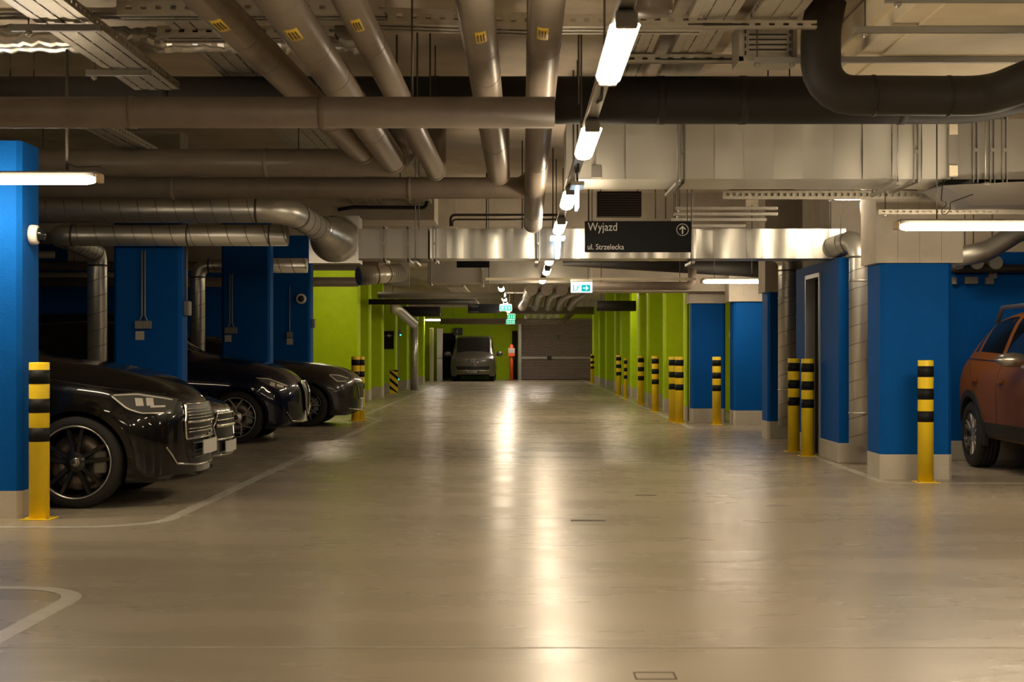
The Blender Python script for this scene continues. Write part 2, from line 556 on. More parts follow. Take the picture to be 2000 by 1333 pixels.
# right block (stair core) with lane door and recess wall
def walled(name, x0, x1, y0, y1, z1, col, label, ph=0.22, cut=None):
    t = thing(name, ((x0 + x1) / 2, (y0 + y1) / 2, 0), label, 'wall', None, kind='structure')
    dx, dy = (x1 - x0) / 2, (y1 - y0) / 2
    MB().box(-dx, dx, -dy, dy, ph, z1).build('wall_face', col, t)
    e = 0.012
    MB().box(-dx - e, dx + e, -dy - e, dy + e, 0, ph, c=0.006).build('plinth', 'plinth', t)
    return t
walled('wall_stair_core', 3.52, 4.55, 18.85, 19.55, 2.27, 'blue', 'blue wall side right of the second silver riser pipe')
# the face with the doorway: two jamb pieces and a lintel
struct(MB().box(3.60, 4.55, 17.75, 19.55, 2.271, CEIL).build('wall_jamb_top', 'concrete'))
walled('wall_door_jamb', 3.52, 4.55, 16.94, 17.96, 2.27, 'blue', 'blue wall corner between dark doorway and silver riser pipe')
struct(MB().box(3.52, 4.55, 17.96, 18.85, 2.16, 2.27).build('wall_lintel', 'blue'), 'blue wall strip above the dark doorway', 'wall')
struct(MB().box(4.55, 11.9, 17.41, 17.6, 2.36, CEIL).build('wall_recess_top', 'ceiling'))
walled('wall_recess', 4.55, 11.9, 17.4, 17.6, 2.36, 'blue', 'dark blue wall behind the orange parked car')
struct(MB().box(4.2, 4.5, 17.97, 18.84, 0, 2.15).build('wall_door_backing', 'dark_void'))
d = thing('door_1', (3.52, 18.405, 0), 'dark open doorway with steel frame behind two striped bollards', 'door', None, kind='structure')
MB().box(0.10, 0.14, -0.40, 0.40, 0.01, 2.10).build('door_leaf', 'door_dark', d)
mb = MB()
mb.box(-0.02, 0.10, -0.445, -0.40, 0, 2.16, c=0.004).box(-0.02, 0.10, 0.40, 0.445, 0, 2.16, c=0.004).box(-0.02, 0.10, -0.40, 0.40, 2.11, 2.16)
mb.build('door_frame', 'door_frame', d)


def column(x0, x1, y0, y1, col, label, ph=0.24, ztop=None, cham=0.035, group=None, cap=None, zshaft=None):
    """painted column with a pale plinth and optional bare concrete head"""
    t = thing('column', ((x0 + x1) / 2, (y0 + y1) / 2, 0), label, 'column', group, kind='structure')
    dx, dy = (x1 - x0) / 2, (y1 - y0) / 2
    def oct_(e, c):
        X, Y = dx + e, dy + e
        return [(-X + c, -Y), (X - c, -Y), (X, -Y + c), (X, Y - c), (X - c, Y), (-X + c, Y), (-X, Y - c), (-X, -Y + c)]
    zt = ztop or CEIL
    MB().prism(oct_(0, cham), ph, zshaft or zt).build('shaft', col, t)
    MB().prism(oct_(0.004, cham), 0, ph).build('plinth', 'plinth', t)
    if zt < CEIL:
        c0 = cap or (0.05, 0.05)
        mb = MB()
        # board marked head: separate board faces with fine joints
        X0, X1 = -dx - c0[0], dx + c0[1]
        nb = max(2, round((X1 - X0) / 0.22))
        for i in range(nb):
            a = X0 + (X1 - X0) * i / nb
            b = X0 + (X1 - X0) * (i + 1) / nb
            mb.box(a + 0.0015, b - 0.0015, -dy - 0.06 + (0.002 if i % 2 else 0), dy, zt, CEIL)
        mb.box(X0 + 0.004, X1 - 0.004, -dy - 0.05, dy + 0.02, zt + 0.002, CEIL - 0.002)
        mb.build('concrete_head', 'concrete', t)
    return t


# left columns
k1 = column(-4.75, -3.67, 11.30, 11.75, 'blue', 'near blue column at left beside the striped bollard', ph=0.20, zshaft=2.78)
MB().box(-0.54, -0.26, -0.2, 0.2, 2.78, CEIL).build('concrete_neck', 'concrete', k1)
column(-4.42, -3.68, 16.70, 17.05, 'blue', 'blue column with two switch boxes, behind the black car bonnet', ph=0.20, ztop=3.05, cap=(0.0, 0.0))
column(-4.42, -3.70, 22.75, 23.10, 'blue', 'blue column with two small switch boxes, behind the navy car', ph=0.20)
column(-4.95, -3.84, 28.15, 28.60, 'blue', 'blue column with round white sign, beside the green column', ph=0.20)
# left green columns
GL = [(36.5, 1.14, 0.5), (39.2, 0.9, 0.5), (42.9, 1.0, 0.5), (47.6, 0.9, 0.5), (52.5, 1.0, 0.5), (57.5, 1.0, 0.5), (61.5, 1.0, 0.5)]
gl_lab = ['broad lime green column directly right of the blue column', 'lime green column edge behind the first green one', 'lime green column left of the black arrow sign',
          'lime green column carrying the black arrow sign', 'green column beside the far silver riser pipe', 'far green column right of the silver riser pipe', 'farthest green column before the white door frame']
for (y, wd, dp), lb in zip(GL, gl_lab):
    column(-3.83 - wd, -3.83, y, y + dp, 'green', lb, ph=0.26)
# right columns
column(3.47, 4.155, 14.76, 15.35, 'blue', 'near blue column at right with pale concrete head', ztop=2.08, cap=(0.06, 0.09))
column(3.53, 4.3, 21.85, 22.4, 'blue', 'narrow blue column behind the thinner silver riser pipe', ztop=2.08, cap=(0.05, 0.05))
column(3.61, 4.25, 25.9, 26.4, 'blue', 'blue column with concrete head right of the lone bollard', ztop=2.08, cap=(0.09, 0.02))
column(3.01, 3.60, 26.85, 27.2, 'blue', 'blue column with concrete head behind the lone bollard', ztop=2.08, cap=(0.06, 0.0))
GR = [27.3, 31.8, 35.9, 38.6, 42.0, 45.5, 49.0, 53.5, 58.0, 63.0]
gr_lab = ['bright green column edge touching the far blue column', 'green column behind the pair of close bollards', 'green column right of the single green-lit bollard',
          'brightest lime column edge between two bollards', 'lime green column behind the dim bollard', 'green column beside the smallest bollard',
          'dark olive column behind the far bollards', 'far green column beside the striped corner guard', 'farther green column before the shutter', 'last green column beside the roller shutter']
for i, (y, lb) in enumerate(zip(GR, gr_lab)):
    x0 = 2.95 if i == 0 else 3.0 + (0.04 if i in (4, 6) else 0)
    column(x0, x0 + (0.06 if i == 0 else 1.1), y, y + (0.45 if i != 3 else 0.7), 'green', lb, ph=0.26)
struct(MB().box(4.2, 4.4, 31.9, YF, 0, CEIL).build('wall_green_right', 'green'), 'green wall behind the right green columns', 'wall')

# concrete down-stand beams across the ceiling
for k, (y0, y1, z0, x0, x1) in enumerate([(22.9, 23.6, 3.02, -13.9, -0.95), (23.1, 23.5, 3.12, -0.95, 3.4), (15.9, 16.5, 2.97, 2.2, 9.0), (30.6, 31.4, 3.0, -9, 4.2), (44.0, 45.0, 2.95, -9, 4.2), (56, 57, 2.9, -9, 4.2)]):
    struct(MB().box(x0, x1, y0, y1, z0, CEIL + 0.01).build('trim_%d' % (k + 1), 'concrete'), None, None)

# floor: bay lines, joints, access covers
def strip(pts, wd, name, m, label, z=0.002, th=0.0015, **k):
    pts = [Vector((p[0], p[1], 0)) for p in pts]
    vs, fs = [], []
    for i, p in enumerate(pts):
        d_ = (pts[min(i + 1, len(pts) - 1)] - pts[max(i - 1, 0)]).normalized()
        nn = Vector((-d_.y, d_.x, 0)) * wd / 2
        for q, zz in ((p + nn, z), (p - nn, z), (p + nn, z - th), (p - nn, z - th)):
            vs.append((q.x, q.y, zz))
    for i in range(len(pts) - 1):
        a, b = i * 4, i * 4 + 4
        fs += [(a, a + 1, b + 1, b), (a, b, b + 2, a + 2), (a + 1, a + 3, b + 3, b + 1)]
    o = MB().add(vs, fs).build(name, m)
    return struct(o, label, 'floor marking')
line1 = bend([(-14, 10.72, 0), (-2.56, 10.72, 0), (-2.52, 27.6, 0), (-3.05, 29.6, 0), (-3.05, 69, 0)], 0.55, 8)
strip(line1, 0.10, 'floor_line', 'line', 'pale painted bay line curving around the left bays')
line2 = bend([(-9, 8.05, 0), (-2.22, 7.95, 0), (-2.22, -6, 0)], 0.4, 8)
strip(line2, 0.10, 'floor_line', 'line', 'pale curved bay line at lower left of the floor')
line3 = bend([(9, 14.25, 0), (3.42, 14.35, 0), (3.46, 19.5, 0)], 0.12, 4)
strip(line3, 0.10, 'floor_line', 'line', 'pale bay line around the near right blue column')
strip([(2.77, 24.6), (2.77, 69)], 0.10, 'floor_line', 'line', 'pale line along the foot of the right green columns')
strip([(-14, 6.35), (12, 6.34)], 0.012, 'floor_joint', 'line', 'thin straight joint across the near floor')
strip([(-14, 26.3), (12, 26.3)], 0.02, 'floor_joint', 'grout', 'thin dark joint across the floor far off')
def cover(px0, px1, py, dp, label, hollow=False):
    y = HC * F / (py - CY)
    x0, x1 = (px0 - CX) * y / F, (px1 - CX) * y / F
    if hollow:
        mb = MB()
        t_ = 0.006
        mb.box(x0, x1, y, y + t_, 0, 0.002).box(x0, x1, y + dp, y + dp + t_, 0, 0.002).box(x0, x0 + t_, y, y + dp, 0, 0.002).box(x1 - t_, x1, y, y + dp, 0, 0.002)
        o = mb.build('floor_hatch', 'grout')
    else:
        o = MB().box(x0, x1, y, y + dp, 0, 0.003, c=0.001).build('floor_drain', 'grout')
    tag(o, label, 'drain')
cover(1115, 1183, 1018.5, 0.06, 'thin dark drain slot in the middle of the shiny floor')
cover(1241, 1283, 968.5, 0.035, 'tiny dark drain slot further off in the floor')
cover(1241, 1323, 1328, 0.12, 'small square hatch outline in the nearest floor', hollow=True)

# ================================================================= BOLLARDS
def bollard_proto():
    t = thing('bollard', (0, 0, 0), '', 'bollard')
    r = 0.0735
    MB().lathe([(r, 0.008), (r, 1.142), (r - 0.004, 1.148), (0.0, 1.149)], n=32).build('post', 'yellow', t)
    for z0, z1 in ((0.990, 1.093), (0.779, 0.882), (0.568, 0.670)):
        MB().lathe([(r, z0), (r + 0.0012, z0), (r + 0.0012, z1), (r, z1)], n=32).build('band', 'black_band', t)
    MB().box(-0.11, 0.11, -0.11, 0.11, 0, 0.009, c=0.003).build('base_plate', 'yellow', t)
    for sx in (-1, 1):
        for sy in (-1, 1):
            MB().lathe([(0.010, 0.008), (0.010, 0.018), (0.0, 0.02)], c=(sx * .09, sy * .09, 0), n=6, smooth=False).build('bolt', 'steel', t)
    return t

BOL = [(75, 1015, 'striped bollard beside the near blue column at left, tallest in view', 1),
       (1809, 943, 'striped bollard standing before the near blue column at right', 1),
       (1578, 891.5, 'striped bollard in front of the dark doorway, right one of the close pair', 1),
       (1551, 883, 'striped bollard left of the doorway, left one of the close pair', 1),
       (1400, 830, 'lone striped bollard before the far blue column', 1),
       (1327, 827, 'striped bollard touching the blue column edge, right one of the touching pair', 1),
       (1314.5, 824, 'striped bollard half hidden, left one of the touching pair', 1),
       (1280, 805, 'striped bollard with orange sheen before the olive column', 1),
       (1252, 791, 'dim striped bollard in the shade of the brightest lime column', 1),
       (1208.5, 773, 'far striped bollard before the dark olive column', 1),
       (1222, 780, 'smallest thin striped bollard beside the far lime column', 0.62),
       (694, 823, 'striped bollard behind the grey car nose, left one of the two', 1),
       (704, 821.5, 'striped bollard behind the grey car nose, right one of the two', 1),
       (1157, 749, 'farthest striped bollard at the right end of the shutter', 1)]
proto = bollard_proto()
for i, (px, py, lb, sc_) in enumerate(BOL):
    y = HC * F / (py - CY)
    o = proto if i == 0 else copy_tree(proto)
    o.location = ((px - CX) * y / F, y + 0.02, 0)
    if sc_ != 1: o.scale = (sc_, sc_, 0.93)
    o['label'] = lb
    o['group'] = 'black and yellow bollards along the lane'

def guard(px0, px1, py0, py1, label, flip=1):
    y = HC * F / (py1 - CY)
    x0, x1 = (px0 - CX) * y / F, (px1 - CX) * y / F
    h = (py1 - py0) * y / F
    t = thing('corner_guard', ((x0 + x1) / 2, y, 0), label, 'guard', 'striped corner guards on far columns')
    wd = (x1 - x0) / 2
    MB().box(-wd, wd, 0, 0.04, 0, h, c=0.005).build('board', 'yellow', t)
    mb = MB()
    n = 3
    for k in range(n + 1):
        z = h * (k - 0.3) / n
        a = [(-wd, z + h * .30 * (flip > 0)), (wd, z + h * .30 * (flip < 0)), (wd, z + h * .30 * (flip < 0) + h * .15), (-wd, z + h * .30 * (flip > 0) + h * .15)]
        a = [(p[0], min(max(p[1], 0.003), h - 0.003)) for p in a]
        if a[2][1] - a[1][1] < 0.01 and a[3][1] - a[0][1] < 0.01: continue
        mb.prism(a, -0.003, 0.001, axis='y')
    mb.build('stripe', 'black_band', t)
guard(761, 777, 723, 769, 'striped corner guard board below the black arrow sign')
guard(1175, 1187, 716, 752, 'striped corner guard board on a far right green column')
# ================================================================= SERVICES UNDER THE CEILING
def rods(t, pts, z0, z1, base):
    for (x, y) in pts:
        MB().tube([(x - base[0], y - base[1], z0 - base[2]), (x - base[0], y - base[1], z1 - base[2])], 0.006, 6).build('hanger_rod', 'rod', t)

# --- five grey drain pipes running along the lane, falling gently
def drain(name, pts, r, label, lab_y=None, rise=True, couplings=()):
    base = pts[0]
    pts = [Vector(p) for p in pts]
    t = thing(name, base, label, 'pipe', 'grey drain pipes along the lane')
    b = Vector(base)
    a, e = pts[0], pts[-1]
    up = [a, e, e + Vector((0, 0, 0.55))] if rise else [a, e]
    path = bend([p - b for p in up], r * 1.25, 8) if rise else [p - b for p in up]
    MB().tube(path, r, 28).build('pipe', 'pipe', t)
    d_ = (e - a).normalized()
    for y in couplings:
        k = (y - a.y) / (e.y - a.y)
        c = a + (e - a) * k - b
        MB().tube([c - d_ * 0.004, c + d_ * 0.004], r + 0.0022, 28).build('joint_ring', 'pipe2', t)
    if rise:
        c = e - b - d_ * (r * 1.3)
        MB().tube([c - d_ * 0.07, c - d_ * 0.012, c], [r + 0.005, r + 0.006, r + 0.002], 28).build('socket', 'pipe', t)
    if lab_y:
        k = (lab_y - a.y) / (e.y - a.y)
        c = a + (e - a) * k - b
        R = r + 0.0015
        vs, fs = [], []
        for i in range(9):
            an = -PI / 2 - 0.05 + (i / 8 - 0.5) * 0.62 + (0.25 if a.x < 0 else -0.1)
            for s_ in (-0.12, 0.12):
                vs.append(c + d_ * s_ + Vector((math.cos(an) * R, 0, math.sin(an) * R)))
        for i in range(8):
            fs.append((2 * i, 2 * i + 1, 2 * i + 3, 2 * i + 2))
        o = MB().add(vs, fs, 0, True).build('pipe_label', 'label_yellow', t)
        md = o.modifiers.new('thick', 'SOLIDIFY'); md.thickness = 0.001
        # dark printed marks
        mb = MB()
        for j in (-0.16, 0.0, 0.15):
            an = -PI / 2 + j + (0.2 if a.x < 0 else -0.15)
            p = c + Vector((math.cos(an) * (R + .0012), 0, math.sin(an) * (R + .0012)))
            mb.tube([p - d_ * 0.07, p + d_ * 0.07], 0.0035, 6)
        mb.build('label_print', 'foam_brown', t)
    return t

def pline(px0, py0, d0, px1, py1, d1):
    return [P(px0, py0, d0), P(px1, py1, d1)]

def ext(p, dcam):
    """extend the near end of a pipe toward the camera until y = dcam"""
    a, b = p
    k = (dcam - a.y) / (b.y - a.y)
    return [a + (b - a) * k, b]

drain('drain_pipe', ext(pline(408, 0, 7.8, 712, 302, 12.9), 3.0), 0.098, 'leftmost grey drain pipe along the lane, dull, with a yellow label', 7.95, couplings=(8.5, 9.1, 11.2))
drain('drain_pipe', ext(pline(546, 0, 7.6, 770, 318, 13.1), 3.0), 0.108, 'second grey drain pipe from the left, thick, with a yellow label', 7.9, couplings=(8.6, 9.4, 11.4))
drain('drain_pipe', ext(pline(682, 0, 7.9, 853, 338, 13.6), 3.0), 0.084, 'third grey drain pipe, slimmer, ending in an elbow below the cross pipe', 8.1, couplings=(8.8, 10.4))
drain('drain_pipe', ext(pline(927, 0, 7.7, 974, 345, 13.9), 3.0), 0.098, 'fourth grey drain pipe, almost straight ahead, lit on its right side', 8.1, couplings=(8.7, 9.4, 12.0))
drain('drain_pipe', ext(pline(1067, 0, 7.8, 1041, 440, 16.7), 3.0), 0.098, 'longest grey drain pipe, rightmost, beside the overhead lamp row', 8.1, couplings=(8.7, 12.6, 14.0, 15.6))

def hpipe(name, x0, x1, y, z, r, m, label, group=None, ringx=(), end_elbow=None, cat='pipe', z1=None, mring=None):
    t = thing(name, (x0, y, z), label, cat, group)
    z1 = z if z1 is None else z1
    pts = [(0, 0, 0), (x1 - x0, 0, z1 - z)]
    if end_elbow:
        pts.append((x1 - x0 + end_elbow[0], end_elbow[1], end_elbow[2]))
        path = bend(pts, r * 1.5, 8)
    else:
        path = pts
    MB().tube(path, r, 28).build('pipe', m, t)
    for rx in ringx:
        MB().lathe([(r, -0.018), (r + 0.005, -0.016), (r + 0.005, 0.016), (r, 0.018)], c=(rx - x0, 0, (z1 - z) * (rx - x0) / (x1 - x0)), axis='x', n=28).build('joint_ring', mring or m, t)
    L_ = x1 - x0
    if L_ > 0.7:
        for q in ((0.12, 0.88) if L_ < 4 else (0.1, 0.45, 0.86)):
            MB().tube([(L_ * q, 0, r + (z1 - z) * q), (L_ * q, 0, CEIL - z)], 0.006, 6).build('hanger_rod', 'rod', t)
    return t

def hangrod(o, dx=0.0, dy=0.0, up=0.0):
    MB().tube([(dx, dy, up), (dx, dy, CEIL - o.location.z)], 0.006, 6).build('hanger_rod', 'rod', o)

def X(px, d): return (px - CX) * d / F
def Z(py, d): return HC - (py - CY) * d / F

# T1: the front cross pipe under the drains
dT = 9.05
hpipe('cross_pipe', X(-900, dT), X(1083, dT), dT - .02, Z(221, dT), 0.092, 'pipe2', 'front grey pipe crossing the lane below the drain pipes', 'grey pipes crossing the lane',
      ringx=(X(262, dT), X(630, dT)))
# T3a, T3b
d3 = 13.7
hpipe('cross_pipe', X(-700, d3), X(792, d3), d3, Z(318, d3), 0.124, 'pipe', 'upper of two stacked grey cross pipes behind the left tube lamp', 'grey pipes crossing the lane', ringx=(X(58, d3), X(520, d3)), end_elbow=(0.0, 0.0, 0.4))
d4 = 14.05
hpipe('cross_pipe', X(-700, d4), X(1020, d4), d4 + .15, Z(364, d4), 0.100, 'pipe2', 'lower of two stacked grey cross pipes, reaching the longest drain pipe', 'grey pipes crossing the lane', ringx=(X(330, d4), X(797, d4)), end_elbow=(0.12, 0.0, 0.10))

# --- black insulated mains
dB = 12.0
t = thing('insulated_duct', (X(-500, dB), dB, Z(196, dB)), 'long black insulated duct crossing high behind the drain pipes', 'duct')
x0 = X(-500, dB)
xe = X(1900, dB)
path = bend([(0, 0, 0), (xe - x0, 0, 0), (xe - x0 + 0.75, -0.75, 0.12)], 0.45, 8)
MB().tube(path, 0.185, 32).build('duct_body', 'foam', t)
for px in (-150, 330, 850, 1290, 1450, 1760):
    MB().lathe([(0.184, -0.03), (0.189, -0.028), (0.189, 0.028), (0.184, 0.03)], c=(X(px, dB) - x0, 0, 0), axis='x', n=32).build('wrap_band', 'foam_brown', t)
rods(t, [(X(p, dB), dB) for p in (20, 66, 130, 850, 1500, 1542)], Z(196, dB) + 0.18, CEIL, t.location)

dN = 10.4
t = thing('insulated_duct', P(1605, 120, dN), 'black insulated duct dropping and bending right below the cream board box', 'duct')
b0 = t.location
pts = [P(1615, -60, dN + 0.1) - b0, P(1603, 60, dN) - b0, P(1603, 186, dN) - b0, P(1930, 188, dN) - b0, P(2110, 118, dN - 0.9) - b0]
pts[0] = pts[0] + Vector((0.1, 0.25, 0.1))
path = bend(pts, 0.23, 5)
MB().tube(path, 0.135, 28).build('duct_body', 'foam_brown', t)
for p, ax in ((P(1705, 187, dN), 'x'), (P(1852, 188, dN), 'x')):
    q = p - b0
    MB().lathe([(0.133, -0.012), (0.141, -0.010), (0.141, 0.010), (0.133, 0.012)], c=tuple(q), axis=ax, n=28).build('wrap_band', 'foam', t)

t = thing('insulated_duct', P(1100, 522, 25.5), 'black insulated duct crossing behind the hanging direction sign', 'duct')
MB().tube([(0, 0, 0.08), (3.5, 0, -0.02)], [0.06, 0.17], 24).build('duct_body', 'foam', t)
hangrod(t, .5, 0, .1); hangrod(t, 2.4, 0, .1)


# --- rectangular galvanised ducts
def rect_duct(x0, x1, y0, y1, z0, z1, label, pitch=0.26, flanges=(), m='galv', rod_x=(), amp=0.005, plain=()):
    base = ((x0 + x1) / 2, (y0 + y1) / 2, z0)
    t = thing('rectangular_duct', base, label, 'duct', 'rectangular sheet ducts crossing the lane')
    X0, X1, Y0, Y1, H = x0 - base[0], x1 - base[0], y0 - base[1], y1 - base[1], z1 - z0
    n = max(1, round((X1 - X0) / pitch))
    mb = MB()
    for i in range(n):
        a, b = X0 + (X1 - X0) * i / n, X0 + (X1 - X0) * (i + 1) / n
        s_ = (1 if i % 2 else -1) * amp * (0.5 + random.random())
        tl = random.uniform(-1, 1) * amp * 2.2
        # front: panel pillow with 3x3 points; creases at panel borders
        for (ya, out) in ((Y0, -1), (Y1, 1)):
            g = []
            for zz in (0, H / 2, H):
                for xx in (a, a + (b - a) * .3, a + (b - a) * .7, b):
                    inside = (zz == H / 2)
                    mid = (xx not in (a, b))
                    k = (1.0 if mid else 0.0) * (1.0 if inside else 0.35)
                    g.append((xx, ya + out * (s_ * k + tl * ((xx - a) / (b - a) - 0.5) * (0.35 if zz != H / 2 else 1.0)), zz))
            fs = [(r * 4 + c, r * 4 + c + 1, r * 4 + c + 5, r * 4 + c + 4) for r in range(2) for c in range(3)]
            mb.add(g, fs, 0, True)
        for zz, out in ((0, -1), (H, 1)):
            g = []
            for yy in (Y0, (Y0 + Y1) / 2, Y1):
                for xx in (a, a + (b - a) * .3, a + (b - a) * .7, b):
                    k = (1.0 if xx not in (a, b) else 0) * (1 if yy == (Y0 + Y1) / 2 else 0.0)
                    g.append((xx, yy, zz + out * s_ * k))
            mb.add(g, [(r * 4 + c, r * 4 + c + 1, r * 4 + c + 5, r * 4 + c + 4) for r in range(2) for c in range(3)], 0, True)
    mb.add([(X0, Y0, 0), (X0, Y1, 0), (X0, Y1, H), (X0, Y0, H)], [(0, 1, 2, 3)])
    mb.add([(X1, Y0, 0), (X1, Y1, 0), (X1, Y1, H), (X1, Y0, H)], [(0, 1, 2, 3)])
    mb.build('duct_body', m, t)
    # folded bottom edge
    for fx in flanges:
        f = MB()
        q = fx - base[0]
        e = 0.032
        for (dx, w_) in ((-0.018, 0.010), (0.018, 0.010)):
            f.box(q + dx - w_ / 2, q + dx + w_ / 2, Y0 - e, Y0, -e, H + e)
            f.box(q + dx - w_ / 2, q + dx + w_ / 2, Y1, Y1 + e, -e, H + e)
            f.box(q + dx - w_ / 2, q + dx + w_ / 2, Y0, Y1, -e, 0)
            f.box(q + dx - w_ / 2, q + dx + w_ / 2, Y0, Y1, H, H + e)
        f.box(q - 0.02, q + 0.02, Y0 - e - .01, Y0 - 0.01, H * .45, H * .45 + 0.03)
        f.build('flange', 'galv_dull', t)
    for rx in rod_x:
        q = rx - base[0]
        r_ = MB()
        r_.box(q - 0.02, q + 0.02, Y0 - 0.10, Y1 + 0.08, -0.06, -0.034)
        r_.tube([(q, Y0 - 0.06, -0.07), (q, Y0 - 0.06, CEIL - z0)], 0.006, 6)
        r_.tube([(q, Y1 + 0.06, -0.07), (q, Y1 + 0.06, CEIL - z0)], 0.006, 6)
        r_.build('duct_hanger', 'steel', t)
    return t

dD = 13.1
rect_duct(X(1106, dD), X(1858, dD), dD, dD + 0.82, Z(350, dD), Z(240, dD), 'wide silver rectangular duct high at right, nearest of the sheet ducts',
          flanges=(X(1333, dD), X(1788, dD)), rod_x=(X(1322, dD), X(1750, dD)), m='galv_satin', amp=0.02)
rect_duct(X(1862, dD), X(2300, dD), dD + 0.02, dD + 1.2, Z(350, dD), Z(232, dD), 'dull silver duct section at the right picture edge under the black elbow',
          flanges=(X(1905, dD), X(1938, dD), X(1962, dD)), m='galv_dull', pitch=0.5, rod_x=(X(1922, dD),))
t = thing('duct_transition', P(1830, 372, dD), 'sloping dull duct underside at right above the long tube lamp', 'duct')
b0 = t.location
pts = [P(1845, 362, dD - .1), P(2100, 350, dD - .1), P(2100, 398, dD + .3), P(1900, 402, dD + .3)]
vs = [p - b0 for p in pts] + [p - b0 + Vector((0, 0.75, 0.02)) for p in pts]
MB().add(vs, [(0, 1, 2, 3), (7, 6, 5, 4), (0, 4, 5, 1), (1, 5, 6, 2), (2, 6, 7, 3), (3, 7, 4, 0)]).build('sheet_body', 'galv_dull', t)
# cover plate on the duct with cream gasket pieces
t = thing('damper_flange', P(1862, 300, dD - .06), 'damper collar with two cream gasket blocks on the right duct', 'damper')
MB().box(-0.035, 0.035, 0.0, 0.05, -0.20, 0.22).build('collar', 'galv_dull', t)
for z in (0.16, -0.19):
    MB().box(-0.036, 0.036, -0.012, -0.001, z, z + 0.09, c=0.003).build('gasket', 'duct_paint', t)
# small inspection plate on the duct
o = MB().box(-0.045, 0.045, -0.02, 0.0, -0.055, 0.055, c=0.004).build('access_plate', 'galv_dull', loc=P(1165, 335, dD))
tag(o, 'small square access plate at the left end of the wide silver duct', 'plate')

d2 = 17.2
rect_duct(X(840, d2), X(1652, d2), d2, d2 + 0.5, Z(505, d2), Z(447, d2), 'long silver rectangular duct crossing the lane behind the direction sign', pitch=0.185,
          flanges=(X(797, d2) + 0.3, X(1050, d2)), rod_x=(X(1048, d2), X(1352, d2), X(1640, d2)), amp=0.013)
rect_duct(X(700, d2), X(836, d2), d2, d2 + 0.5, Z(505, d2), Z(447, d2), 'short dull duct piece beside the square spigot plate', pitch=0.6, flanges=(X(750, d2), X(797, d2)), m='galv_dull', rod_x=(X(812, d2),))
d5 = 28.8
rect_duct(X(835, d5), X(1230, d5), d5, d5 + 0.5, Z(553, d5), Z(508, d5), 'dull rectangular duct behind, above the far lamp row', pitch=0.35, flanges=(X(835, d5) + .05, X(942, d5)), m='galv_dull', rod_x=(X(942, d5),))

# beam-like painted strut under that duct
def strut(x0, x1, y, z, label, h=0.041, m='strip_rail', rod=(), holes=False, d=0.041, grp='strut rails'):
    t = thing('strut_rail', ((x0 + x1) / 2, y, z), label, 'rail', grp)
    hw = (x1 - x0) / 2
    mb = MB()
    if holes:
        n = int((x1 - x0) / 0.06)
        p = (x1 - x0) / n
        mb.box(-hw, hw, 0, 0.003, 0, h * .32).box(-hw, hw, 0, 0.003, h * .68, h)
        for i in range(n):
            mb.box(-hw + i * p, -hw + i * p + p * .45, 0, 0.003, h * .32, h * .68)
        mb.box(-hw, hw, 0.0, d, h - 0.003, h).box(-hw, hw, d - .003, d, 0, h)
    else:
        mb.box(-hw, hw, 0, d, 0, h, c=0.003)
    mb.build('rail', m, t)
    for rx in rod:
        q = rx - (x0 + x1) / 2
        MB().tube([(q, d / 2, -0.03), (q, d / 2, CEIL - z)], 0.005, 6).build('hanger_rod', 'rod', t)
        MB().lathe([(0.022, -0.02), (0.022, -0.004), (0.01, -0.03)], c=(q, d / 2, 0), n=6, smooth=False).build('nut', 'steel', t)
    return t

strut(X(948, 23.5), X(1360, 23.5), 23.5, Z(548, 23.5), 'thin cream rail running just above the lit exit sign', m='duct_paint', rod=(X(948, 23.5) + .05,))
hpipe('cross_pipe', X(1150, 25.2), X(1352, 25.2), 25.2, Z(559, 25.2), 0.07, 'pipe2', 'grey pipe crossing right of the lit exit sign', 'grey pipes crossing the lane', end_elbow=(0, 0, .3))

# --- cream board box (fire boarded duct) at top right with rails
t = thing('boarded_duct', P(1812, 100, 10.6), 'large cream board clad duct at upper right with rails beneath', 'duct')
b0 = t.location
zb = Z(152, 11.7)
xa = X(1640, 11.4)
MB().box(xa - b0.x, xa + 3.2 - b0.x, 8.2 - b0.y, 11.75 - b0.y, zb - b0.z, CEIL - b0.z - .02, c=0.006).build('board_casing', 'duct_paint', t)
MB().box(xa - 0.045 - b0.x, xa - b0.x, 8.2 - b0.y, 11.72 - b0.y, zb + 0.10 - b0.z, CEIL - b0.z - .02).build('edge_strip', 'duct_paint', t)
MB().box(xa + .16 - b0.x, xa + 3.0 - b0.x, 8.2 - b0.y, 11.55 - b0.y, zb - 0.018 - b0.z, zb - b0.z - .0005, c=0.004).build('bottom_board', 'duct_paint', t)
for (px0, py, yy, lb) in ((1612, 129, 10.75, 'lower cream grey rail under the boarded duct'), (1668, 65, 9.75, 'middle grey rail under the boarded duct'), (1730, 3, 8.9, 'topmost grey rail under the boarded duct')):
    zz = Z(py + 7, yy)
    strut(X(px0, yy), X(px0, yy) + 2.2, yy, zb - 0.020 - 0.041 - 0.0, lb, rod=(X(px0, yy) + 0.075,), h=0.041, grp='rails under the boarded duct')

